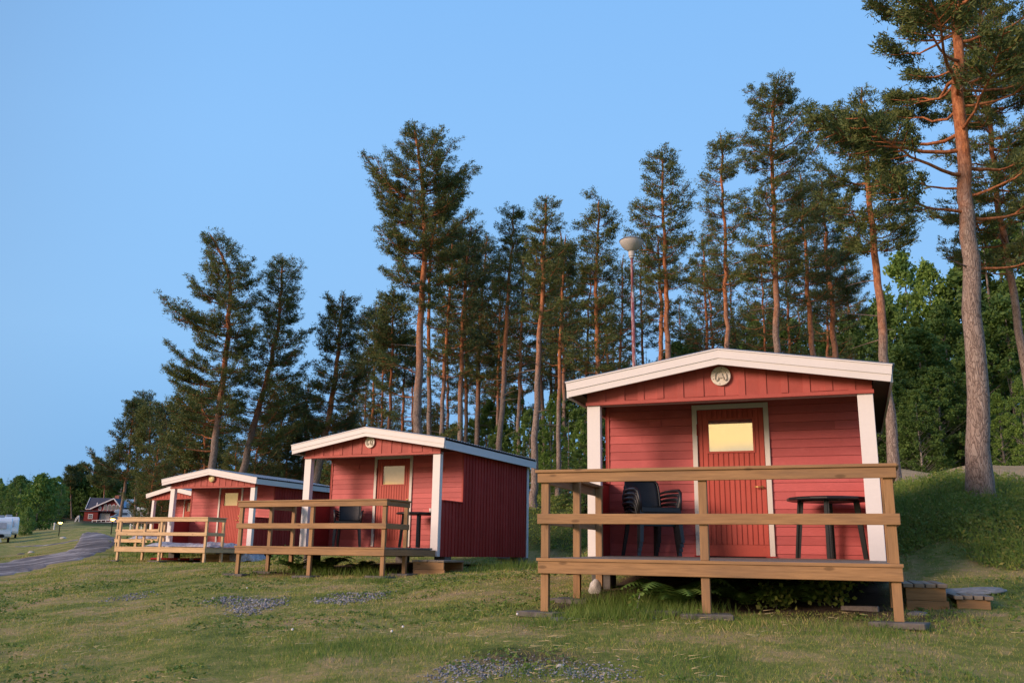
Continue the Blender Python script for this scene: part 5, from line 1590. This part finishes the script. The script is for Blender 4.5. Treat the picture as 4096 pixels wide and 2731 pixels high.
def spruce(rnd, H, R, per=16, layers=26):
    B = Acc()
    V, F = tube_np(np.array([[0, 0, 0], [0, 0, H * .5], [0, 0, H]], float), np.array([.016 * H, .009 * H, .01]), 7); B.add(V, F, .1)
    VV = []; n = 0
    for L in range(layers):
        t = (L + rnd.random() * .6) / layers; z = H * (.05 + .95 * t); r = R * (1 - t) ** .85 * (.75 + .4 * rnd.random()) + .06
        k = max(5, int(per * (1 - t * .6)))
        for q in range(k):
            a = rnd.random() * 6.28; r2 = r * (.7 + .4 * rnd.random())
            m_ = max(3, int(r2 * 7 / (H / 10)))
            for w_ in range(m_):
                s = (w_ + rnd.random()) / m_
                c = np.array([math.cos(a) * r2 * s, math.sin(a) * r2 * s, z - r2 * .38 * s + .12 * r2 * s * s])
                wd = .28 * r2 * (1 - s * .6) + .05
                d = np.array([-math.sin(a), math.cos(a), 0]) * wd * (1 if w_ % 2 else -1) * (.6 + rnd.random() * .6)
                o_ = np.array([math.cos(a), math.sin(a), -.35]) * r2 * .17
                dn = np.array([0, 0, -wd * .55 * rnd.random()])
                VV += [c - o_ * .4, c + o_ * .5 , c + d + o_ + dn]
    V = np.array(VV) + rnd.normal(0, .012 * H / 10, (len(VV), 3))
    return B, V, np.arange(len(V)).reshape(-1, 3)
PR = {}
for k in range(3):
    PR['birch', k] = broadleaf(np.random.default_rng(200 + k), 11, 2.1, 1.6, 230, 62, .060, [.5, -.6, .2][k])
    PR['dark', k] = broadleaf(np.random.default_rng(210 + k), 10, 2.7, 1.0, 270, 62, .064, [.3, -.4, 0][k])
    PR['spruce', k] = spruce(np.random.default_rng(220 + k), 11, 2.0 + .3 * k)
    PR['bright', k] = broadleaf(np.random.default_rng(230 + k), 10, 3.6, .4, 260, 22, .16, 0)
    PR['bush', k] = broadleaf(np.random.default_rng(240 + k), 10, 5.2, .2, 200, 22, .2, 0)
MT = {'birch': ('leaves', 'birch', 'birch_tree', 'birch'), 'dark': ('leaves_dark', 'birch', 'leafy_tree', 'leafy tree'), 'spruce': ('spruce', 'bark', 'spruce_tree', 'spruce'),
      'bright': ('bright_leaves', 'birch', 'leafy_tree', 'leafy tree'), 'bush': ('leaves_dark', 'birch', 'bush', 'bush')}
FT = {}
def plant(kind, x, Y, Htop, label, group, wide=1.0, base_y=None, k=None):
    """x: working pixel, Htop: working pixel row of the tip (or negative = metres)"""
    k = random.randrange(3) if k is None else k
    q = D(x, 1100, Y); gz = tz(q.x, Y) - .05
    H = -Htop if Htop < 0 else D(x, Htop, Y).z - gz
    H0 = {'birch': 11, 'dark': 10, 'spruce': 11, 'bright': 10, 'bush': 10}[kind]
    mn, bk, nm, ct = MT[kind]
    if (kind, k) not in FT:
        B, V, F = PR[kind, k]; o = link_tree(nm, (0, 0, 0), B, V, F, mn, label, ct, group, bk); FT[kind, k] = o
    else: o = copy_tree(FT[kind, k])
    tag(o, label, ct, group)
    o.location = (q.x, Y, gz); s = H / H0; o.scale = (s * wide, s * wide, s); o.rotation_euler = (0, 0, U(0, 6.28))
    return o
GR = 'leafy trees and spruces closing the wood behind the cabins'
lbR = {'birch': 'light green birch in the thicket behind the pines', 'dark': 'dark leafy tree in the thicket behind the pines', 'spruce': 'dark spruce in the thicket behind the pines'}
# named ones on the right
plant('birch', 2175, 44, 610, 'pointed bright green birch left of the huge near pine', GR, .8, k=0)
plant('birch', 2112, 47, 585, 'taller green birch second left of the huge near pine', GR, .9, k=1)
plant('dark', 2062, 42, 690, 'rounded dark green tree right of the open crowned pine', GR, .9, k=0)
plant('spruce', 1306, 30, 958, 'young spruce sapling left of the nearest cabin', GR, .8, k=0)
plant('spruce', 1345, 28, 1092, 'small dense spruce seen through the left deck railing of the nearest cabin', GR, 1.7, k=1)
THK = []
for (x, Y, t, kd) in [(2085,40,800,'dark'),(2140,38,760,'dark'),(2200,40,700,'dark'),(2270,44,600,'dark'),(2320,40,560,'spruce'),(2375,42,520,'dark'),(2290,34,740,'dark'),(2350,33,700,'dark'),(2420,40,520,'spruce'),(2480,38,560,'dark'),
                      (2310,29,900,'birch'),(2365,28,880,'birch'),(2120,32,900,'dark'),(2170,33,860,'dark'),(2215,34,860,'spruce'),(2060,34,880,'dark'),(2020,38,820,'dark'),
                      (1975,46,740,'dark'),(1930,50,760,'birch'),(1890,52,740,'birch'),(1840,54,730,'birch'),(1800,55,720,'birch'),(1750,56,740,'birch'),(1700,58,760,'birch'),(1650,52,800,'spruce'),(1600,50,800,'dark'),(1560,54,790,'dark'),(1490,50,800,'spruce'),
                      (1440,48,860,'dark'),(1400,46,880,'dark'),(1360,42,920,'dark'),(1335,38,960,'birch'),(1300,44,880,'dark'),(1265,40,930,'birch'),(1240,48,880,'spruce'),(1215,42,950,'dark'),(1180,50,900,'birch'),(1150,46,960,'dark'),
                      (1120,52,930,'dark'),(1080,56,960,'birch'),(1040,58,980,'dark'),(1000,60,990,'dark'),(960,62,1000,'dark'),(900,66,1010,'spruce'),
                      (1195,34,1050,'birch'),(1250,33,1030,'birch'),(1290,34,1050,'dark'),(1330,31,1040,'dark')]:
    THK.append((x, Y, t, kd))
ORD = ['first', 'second', 'third', 'fourth', 'fifth', 'sixth', 'seventh', 'eighth', 'ninth', 'tenth', 'eleventh', 'twelfth', 'thirteenth', 'fourteenth', 'fifteenth', 'sixteenth', 'seventeenth', 'eighteenth', 'nineteenth', 'twentieth', 'twenty first', 'twenty second', 'twenty third', 'twenty fourth', 'twenty fifth', 'twenty sixth', 'twenty seventh', 'twenty eighth', 'twenty ninth', 'thirtieth', 'thirty first', 'thirty second']
def treg(x): return 'left of the street lamp' if x < 1440 else 'above the nearest cabin roof' if x < 2040 else 'right of the nearest cabin'
NM = {'birch': 'light green birch', 'dark': 'dark leafy tree', 'spruce': 'dark spruce'}
for (x, Y, t, kd) in THK:
    xs = sorted(q[0] for q in THK if q[3] == kd and treg(q[0]) == treg(x))
    plant(kd, x, Y, t + random.randint(-12, 12), '%s %s from the left in the thicket %s' % (ORD[xs.index(x)], NM[kd], treg(x)), GR, U(.85, 1.25))
# far hills and their forest
GL = 'trees on the far left hillside'
def far_label(kd): return {'dark': 'dark leafy tree in the far wood on the left', 'spruce': 'dark pointed spruce in the far wood on the left', 'birch': 'green tree in the far wood on the left', 'bright': 'bright tree'}[kd]
plant('bright', 97, 140, 1092, 'big bright green tree right of the white caravans', GL, .95, k=0)
plant('bush', 76, 118, 1168, 'round dark green bush right of the second caravan', GL, .62, k=0)
plant('dark', 50, 150, 1108, 'green leafy tree left of the big bright one', GL, 1.1)
plant('spruce', 145, 205, 1122, 'dark spruce just left of the red house', GL, 1.5, k=2)
plant('spruce', 128, 190, 1118, 'second dark spruce left of the red house', GL, 1.5, k=1)
random.seed(11)
MASS = {}; ROWS = []
for i in range(150):
    x = -60 + 860 * (i / 150) + U(-8, 8)
    row = i % 4
    Y = [165, 205, 245, 300][row] + U(-10, 10)
    if 140 < x < 345: Y = max(Y, 288)
    if x > 330: Y += 20
    sky_ = np.interp(x, [-60, 0, 60, 130, 200, 300, 400, 500, 560, 700, 820], [1108, 1098, 1090, 1080, 1078, 1080, 1085, 1078, 1068, 1058, 1040])
    t = sky_ + [26, 18, 8, 0][row] + U(-8, 8)
    kd = random.choice(['dark', 'dark', 'birch', 'spruce'] if row < 3 else ['spruce', 'spruce', 'dark'])
    if kd == 'spruce': t -= 6
    wide = U(1.0, 1.5) if kd != 'spruce' else U(.7, 1.1); kk = random.randrange(3)
    if row < 2: ROWS.append((x, Y, t, kd, wide, kk)); continue
    q = D(x, 1100, Y); gz = tz(q.x, Y); H = D(x, t, Y).z - gz
    s_ = H / {'birch': 11, 'dark': 10, 'spruce': 11}[kd]; a_ = U(0, 6.28)
    B, V, F = PR[kd, kk]
    Vr = np.stack([(V[:, 0] * math.cos(a_) - V[:, 1] * math.sin(a_)) * s_ * wide + q.x, (V[:, 0] * math.sin(a_) + V[:, 1] * math.cos(a_)) * s_ * wide + Y, V[:, 2] * s_ + gz], 1)
    MASS.setdefault(kd, []).append((Vr, F))
for kd, l in MASS.items():
    off = 0; Vs = []; Fs = []
    for V, F in l: Vs.append(V); Fs.append(F + off); off += len(V)
    tag(np_mesh('far_wood', np.concatenate(Vs), np.concatenate(Fs), M[MT[kd][0]]), {'dark': 'dense far wood covering the hill on the left', 'birch': 'lighter green part of the far wood on the hill', 'spruce': 'spruce tops along the skyline of the far wood'}[kd], 'wood', kind='stuff')
for (x, Y, t, kd, wide, kk) in ROWS:
    sd_ = x < 215; xs = sorted(q[0] for q in ROWS if q[3] == kd and (q[0] < 215) == sd_)
    plant(kd, x, Y, t, '%s %s from the left along the far wood %s' % (ORD[xs.index(x)], NM[kd], 'left of the house' if sd_ else 'right of the house'), GL, wide, k=kk)

# ================================================================== STREET LAMP
q = D(1452, 640, 22); gx, gy = q.x, 22.0
r = empty('street_lamp', (gx, gy, tz(gx, gy) - .05), 0, 'tall street lamp with peeling paint and a wide bowl shade behind the nearest cabin', 'street lamp')
zc = D(1450, 592, 22).z - r.location.z
m = MB(); m.tube([(.05, 0, 0), (.02, 0, zc * .5), (0, 0, zc * .86)], [.058, .052, .046], 12); m.tube([(0, 0, zc * .86), (0, 0, zc)], [.036, .034], 12); m.build('pole', M['peel'], r, smooth=True)
R = 29 * 22 / 2029.0
m = MB(); m.lathe([(.001, 0), (.062, 0), (.066, .05), (.085, .06), (.088, .185), (.06, .19), (.001, .19)], 24, (0, 0, zc - .02)); m.build('collar', M['shade_grey'], r, smooth=False)
m = MB(); zb = zc + .165
m.lathe([(.07, 0), (R * .45, .05), (R * .75, .13), (R * .93, .215), (R, .285), (R * 1.0, .30), (R * .9, .325), (.001, .35)], 32, (0, 0, zb)); sh = m.build('lamp_shade', M['shade_grey'], r, smooth=True)
m = MB(); m.lathe([(R * .99, 0), (R * 1.03, .0), (R * 1.03, .014), (R * .99, .014)], 32, (0, 0, zb + .285)); m.build('rim', M['dark_wood'], sh)

# ================================================================== HOUSE, VEHICLES, LAMPS ON THE LEFT
HY = 260.0; sc = HY / FOC / 4.9 * 1.03          # metres per zoomed pixel
def zpx(x, y, Y=HY): return P(x / 4.9, 1950 + y / 4.9, Y)
o0 = zpx(1655, 742)
h = empty('red_house', (o0.x, HY, o0.z - .1), .0, 'large red wooden house with white trim and a dark roof beyond the road', 'house')
def hx(x): return (x - 1655) * sc
def hz(y): return (742 - y) * sc
W_ = hx(2420)
# rear wing: long ridge parallel to the front
yaw = 0.0
m = MB(); m.box(0, 0, 0, W_, 9, hz(430)); m.build('wall', M['house_red'], h)
# left end wall turned to the viewer
ex = -hx(1655 + 118); 
m = MB(); m.add([(0, 0, 0), (ex, 8.5, 0), (ex, 8.5, hz(430)), (ex * .62, 5, hz(222)), (0, 0, hz(430)), (0, 9, 0), (0, 9, hz(430))], [(0, 4, 3, 2, 1), (1, 2, 6, 5), (2, 3, 6), (3, 4, 6)]); m.build('end_wall', M['house_red_lit'], h)
m = MB(); m.add([(hx(1650), -.5, hz(432)), (hx(1578), 4.2, hz(205)), (hx(2300), 4.2, hz(212)), (hx(2420), -.5, hz(440)), (hx(1535), 9.3, hz(430)), (hx(2420), 9.3, hz(430)),
               (hx(1650), -.5, hz(445)), (hx(1578), 4.2, hz(220)), (hx(1535), 9.3, hz(445))], [(0, 3, 2, 1), (1, 2, 5, 4), (0, 1, 7, 6), (1, 4, 8, 7)]); m.build('roof', M['tiles'], h)
m = MB(); m.bar((hx(1652), -.62, hz(436)), (hx(1575), 4.1, hz(212)), .12, .42); m.bar((hx(1530), 9.3, hz(440)), (hx(1574), 4.2, hz(212)), .12, .42); m.bar((hx(1650), -.6, hz(432)), (hx(1840), -.6, hz(436)), .1, .16); m.build('barge_board', M['white'], h)
m = MB(); m.prism([(hx(2085), hz(250)), (hx(2165), hz(250)), (hx(2165), hz(165)), (hx(2085), hz(165))], 2.5, 3.8); ch = m.build('chimney', M['brick'], h)
m = MB(); m.tube([(hx(2160), 3.4, hz(165)), (hx(2165), 3.4, hz(5))], .035, 5)
for (a1, a2, yy) in ((2195, 2265, 12), (2140, 2180, 45), (2120, 2235, 95), (2100, 2230, 160)): m.tube([(hx(a1), 3.4, hz(yy)), (hx(a2), 3.4, hz(yy))], .045, 5)
m.build('antenna', M['steel'], ch)
# front gable
m = MB(); m.prism([(hx(1840), hz(742)), (hx(2420), hz(742)), (hx(2420), hz(470)), (hx(2228), hz(262)), (hx(1840), hz(425))], -2.4, -.02); m.build('wall', M['house_red'], h)
m = MB(); m.prism([(hx(1812), hz(442)), (hx(2228), hz(246)), (hx(2452), hz(500)), (hx(2452), hz(486)), (hx(2228), hz(232)), (hx(1812), hz(428))], -3.0, 4.0); m.build('roof', M['tiles'], h)
m = MB(); m.bar((hx(1812), -3.05, hz(435)), (hx(2232), -3.05, hz(240)), .12, .3); m.bar((hx(2226), -3.06, hz(240)), (hx(2452), -3.06, hz(490)), .12, .3); m.build('barge_board', M['white'], h)
m = MB(); m.add([(hx(2235), 3, hz(236)), (hx(2470), 3, hz(236)), (hx(2470), -1, hz(400)), (hx(2380), -1, hz(400))], [(0, 1, 2, 3)]); 
o = m.build('metal_roof', simple('blue_metal_roof', (.25, .42, .58), .4, .5, .25, 1.2), h); s_ = o.modifiers.new('s', 'SOLIDIFY'); s_.thickness = .1
# arched windows
for k in range(4):
    xa = 2045 + k * 74; w_ = 62
    arc = [(hx(xa), hz(450))] + [(hx(xa + w_ / 2 - w_ / 2 * math.cos(t)), hz(378 - 34 * math.sin(t))) for t in np.linspace(0, math.pi, 9)] + [(hx(xa + w_), hz(450))]
    m = MB(); m.prism(arc, -2.46, -2.41); wi = m.build('window', M['white'], h)
    m = MB(); inn = [(a * .78 + hx(xa + w_ / 2) * .22, b * .84 + hz(415) * .16) for a, b in arc]; m.prism(inn, -2.50, -2.465); m.build('pane', M['window_grey'], wi)
    m = MB(); m.bar((hx(xa - 4), -2.47, hz(440)), (hx(xa - 10), -2.47, hz(500)), .1, .12); m.build('bracket', M['white'], wi)
m = MB(); m.prism([(hx(1950), hz(455)), (hx(1956), hz(395)), (hx(1975), hz(378)), (hx(2000), hz(395)), (hx(2003), hz(455))], -2.46, -2.41); wi = m.build('window', M['white'], h)
m = MB(); m.prism([(hx(1960), hz(445)), (hx(1964), hz(402)), (hx(1977), hz(390)), (hx(1992), hz(402)), (hx(1994), hz(445))], -2.50, -2.465); m.build('pane', M['window_grey'], wi)
# lower bay with flat roof
m = MB(); m.box(hx(1735), -3.6, 0, hx(1985), -2.42, hz(485)); m.box(hx(1660), -1.2, 0, hx(1734), -.02, hz(490)); m.build('bay', M['house_red'], h)
m = MB(); m.box(hx(1650), -3.9, hz(484), hx(2420), -2.43, hz(470)); m.build('flat_roof', M['tiles'], h)
def win(x0, y0, x1, y1, yy, nx, ny, pane='window_grey', name='window'):
    m = MB(); m.box(hx(x0), yy - .05, hz(y1), hx(x1), yy, hz(y0)); wi = m.build(name, M['white'], h)
    p = MB(); dx = (x1 - x0 - 14) / nx; dy = (y1 - y0 - 14) / ny
    for i in range(nx):
        for j in range(ny): p.box(hx(x0 + 9 + i * dx), yy - .075, hz(y0 + 7 + (j + 1) * dy - 3), hx(x0 + 5 + (i + 1) * dx), yy - .051, hz(y0 + 10 + j * dy))
    p.build('pane', M[pane], wi)
win(1812, 530, 1896, 616, -3.61, 2, 2)
win(1990, 512, 2175, 640, -2.43, 3, 1, 'curtain')
for k in range(5):
    m = MB(); u_ = .12 + k * .13
    a = Vector((ex * u_, 8.5 * u_, 0)); b_ = Vector((ex * (u_ + .09), 8.5 * (u_ + .09), 0)); n_ = Vector((-1, -.15, 0)) * .08
    m.add([a + n_ + Vector((0, 0, hz(690))), b_ + n_ + Vector((0, 0, hz(695))), b_ + n_ + Vector((0, 0, hz(525))), a + n_ + Vector((0, 0, hz(520)))], [(0, 1, 2, 3)]); m.build('window', M['curtain'], h)
m = MB(); a = Vector((ex * .35, 3, 0)) + Vector((-.1, 0, 0)); b_ = Vector((ex * .75, 6.3, 0)) + Vector((-.1, 0, 0))
m.add([a + Vector((0, 0, hz(440))), b_ + Vector((0, 0, hz(440))), (a + b_) / 2 + Vector((0, 0, hz(365)))], [(0, 1, 2)]); m.build('window', M['window_grey'], h)
m = MB(); m.bar((hx(1850), -.9, hz(385)), (hx(1870), -.9, hz(310)), .1, .12); m.bar((hx(1885), -.9, hz(385)), (hx(1872), -.9, hz(310)), .1, .12); m.bar((hx(1856), -.9, hz(360)), (hx(1882), -.9, hz(360)), .1, .1); m.build('dormer_trim', M['white'], h)
# white porch arch and the fence
q = zpx(1500, 750, 216)
r = empty('garden_arch', (q.x, 216, tz(q.x, 216) - .1), 0, 'white curved porch rail left of the red house', 'arch')
m = MB(); m.tube([(-.55, 0, 0), (-.35, 0, .9), (.1, 0, 1.5), (.35, 0, 1.6), (.45, 0, .0)], .10, 6); m.bar((-.45, 0, .1), (.3, 0, 1.55), .15, .15); m.build('rail', M['white'], r)
r = None
fy = 205.0; q0 = zpx(1800, 715, fy); q1 = zpx(2420, 690, fy)
r = empty('white_fence', (q0.x, fy, q0.z), 0, 'low white rail fence in front of the red house', 'fence')
m = MB(); L = q1.x - q0.x; dzf = q1.z - q0.z
for k in range(8): m.box(L * k / 7 - .06, -.05, dzf * k / 7 - .4, L * k / 7 + .06, .05, dzf * k / 7 + .95)
m.build('post', M['white'], r)
for zf in (.85, .35):
    m = MB(); m.bar((0, -.08, zf), (L, -.08, dzf + zf), .05, .12); m.build('rail', M['white'], r)
q = P(572, 2112, 88)
r = empty('picket_fence', (q.x, 88, tz(q.x, 88)), 0, 'short white picket fence seen under the third deck rail', 'fence')
m = MB()
for k in range(8): m.box(-1.3 + k * .36, -.02, 0, -1.2 + k * .36, .02, .9)
m.build('picket', M['white'], r)
for zf in (.25, .7):
    m = MB(); m.box(-1.35, .021, zf, 1.3, .05, zf + .08); m.build('rail', M['white'], r)

def motorhome(x, y, Y, rz, label, s=1.0):
    """cab towards -x; origin on the ground"""
    q = P(x, y, Y)
    r = empty('motorhome', (q.x, Y, q.z), rz, label, 'motorhome', 'white motorhomes parked by the house')
    r.scale = (s, s, s)
    m = MB(); m.prism([(-2.6, .55), (-3.3, .7), (-3.35, 1.15), (-2.7, 1.35), (-1.95, 2.0), (-1.2, 2.0), (-1.2, .55)], -1.0, 1.0); m.build('cab', M['vehicle_white'], r, .05)
    m = MB(); m.prism([(-1.19, .5), (3.4, .5), (3.5, .8), (3.45, 2.7), (3.2, 2.85), (-1.8, 2.85), (-2.5, 2.6), (-2.7, 2.25), (-2.3, 2.02), (-1.19, 2.02)], -1.12, 1.12); m.build('body', M['vehicle_white'], r, .08)
    m = MB(); m.add([(-2.62, -.9, 1.42), (-2.62, .9, 1.42), (-2.02, .85, 1.98), (-2.02, -.85, 1.98)], [(0, 1, 2, 3)]); o = m.build('windscreen', M['window_blue'], r); o.location = (-.03, 0, .03)
    for sy in (-1, 1):
        m = MB(); m.prism([(-2.45, 1.32), (-1.95, 1.85), (-1.35, 1.85), (-1.35, 1.32)], *sorted((sy * 1.001, sy * 1.015))); m.build('side_window', M['window_blue'], r)
        m = MB(); m.box(-.9, *sorted((sy * 1.121, sy * 1.135))[:1], 1.5, .3, sorted((sy * 1.121, sy * 1.135))[1], 2.1); m.box(1.3, sorted((sy * 1.121, sy * 1.135))[0], 1.5, 2.6, sorted((sy * 1.121, sy * 1.135))[1], 2.1); m.build('window', M['window_grey'], r)
        m = MB(); m.box(-3.0, sorted((sy * 1.001, sy * 1.02))[0], .6, -1.3, sorted((sy * 1.001, sy * 1.02))[1], 1.15); m.build('stripe', M['vehicle_grey'], r)
        for wx in (-2.3, 1.9):
            m = MB(); m.tube([(wx, sy * .78, .33), (wx, sy * 1.0, .33)], .33, 18); w1 = m.build('wheel', M['black'], r)
            m = MB(); m.tube([(wx, sy * 1.0, .33), (wx, sy * 1.02, .33)], .18, 14); m.build('rim', M['steel'], w1)
    return r
motorhome(500, 2086, 215, .45, 'white motorhome with a blue grey windscreen in front of the red house')
motorhome(655, 2078, 180, .7, 'white motorhome glimpsed through the porch of the fourth cabin', 1.0)
motorhome(585, 2080, 205, .1, 'white motorhome behind the pine trunks right of the first motorhome')

def caravan(x, y, Y, rz, label, s=1.0):
    """front (hitch) towards -y"""
    q = P(x, y, Y)
    r = empty('caravan', (q.x, Y, tz(q.x, Y)), rz, label, 'caravan', 'white caravans at the left edge'); r.scale = (s, s, s)
    prof = [(-2.55, .55), (-2.62, .9), (-2.45, 1.55), (-2.2, 2.2), (-1.85, 2.5), (-1.3, 2.58), (2.4, 2.58), (2.7, 2.35), (2.75, .55)]
    m = MB(); m.prism([(a, b) for a, b in prof], -1.12, 1.12, 'x'); m.build('body', M['vehicle_white'], r, .10)
    m = MB(); m.add([(-.62, -2.56, 1.42), (.62, -2.56, 1.42), (.58, -2.33, 2.02), (-.58, -2.33, 2.02)], [(0, 1, 2, 3)]); o = m.build('front_window', M['curtain'], r); o.location = (0, -.03, .02)
    for sx in (-1, 1):
        a, b = sorted((sx * 1.121, sx * 1.135))
        m = MB(); m.box(a, -1.9, 1.35, b, -.9, 1.95); m.box(a, .6, 1.35, b, 1.7, 1.95); m.build('window', M['window_grey'], r)
        m = MB(); m.box(a, -2.4, .62, b, 2.6, .8); m.build('stripe', M['vehicle_grey'], r)
        m = MB(); m.tube([(sx * .9, .2, .32), (sx * 1.12, .2, .32)], .32, 18); m.build('wheel', M['black'], r)
    m = MB(); m.bar((0, -2.6, .52), (0, -3.7, .50), .12, .1); m.bar((-.8, -2.4, .5), (0, -3.4, .5), .08, .08); m.bar((.8, -2.4, .5), (0, -3.4, .5), .08, .08); m.build('drawbar', M['steel'], r)
    m = MB(); m.lathe([(.001, 0), (.25, .02), (.36, .12), (.32, .26), (.15, .34), (.001, .36)], 12, (.15, -3.5, .5)); m.build('hitch_cover', M['black'], r, smooth=True)
    m = MB(); m.bar((.05, -3.5, .5), (-.35, -3.6, 0), .07, .07); m.bar((.15, -3.5, .5), (.25, -3.6, 0), .07, .07); m.build('stand', M['vehicle_white'], r)
    m = MB(); m.box(-.35, -.5, 2.581, .35, .35, 2.85); m.build('roof_vent', M['vehicle_grey'], r, .05)
    return r
caravan(-12, 2170, 97, .54, 'white caravan with a curtained front window at the left edge')
caravan(22, 2155, 110, .54, 'second white caravan standing just behind the first')

def lamp_post(x, ytop, ybase, Y, label):
    q = P(x, ybase, Y); t = P(x, ytop, Y)
    r = empty('garden_lamp', (q.x, Y, tz(q.x, Y) - .05), 0, label, 'lamp', 'lit low lamps by the road')
    hh = t.z - r.location.z
    m = MB(); m.tube([(0, 0, 0), (0, 0, hh - .2)], .05, 8); m.build('post', M['black'], r)
    m = MB(); m.lathe([(.001, 0), (.10, .02), (.24, .16), (.22, .20), (.001, .22)], 16, (0, 0, hh - .2)); m.build('lamp_head', M['glow'], r, smooth=True)
    m = MB(); m.lathe([(.26, 0), (.26, .02), (.04, .13), (.001, .14)], 16, (0, 0, hh + .021)); m.build('lamp_cap', M['black'], r, smooth=True)
lamp_post(236, 2088, 2130, 105, 'lit lamp glowing yellow on a post right of the big bright tree')
lamp_post(447, 2074, 2110, 92, 'lit lamp on a post in front of the motorhome')
q = P(216, 2112, 135)
m = MB(); m.tube([(0, 0, 0), (0, 0, 1.0)], .09, 8); m.tube([(0, 0, .8), (0, 0, 1.02)], .12, 8)
o = m.build('marker_post', M['white'], None); o.location = (q.x, 135, tz(q.x, 135)); tag(o, 'short white marker post in the hay field', 'post')
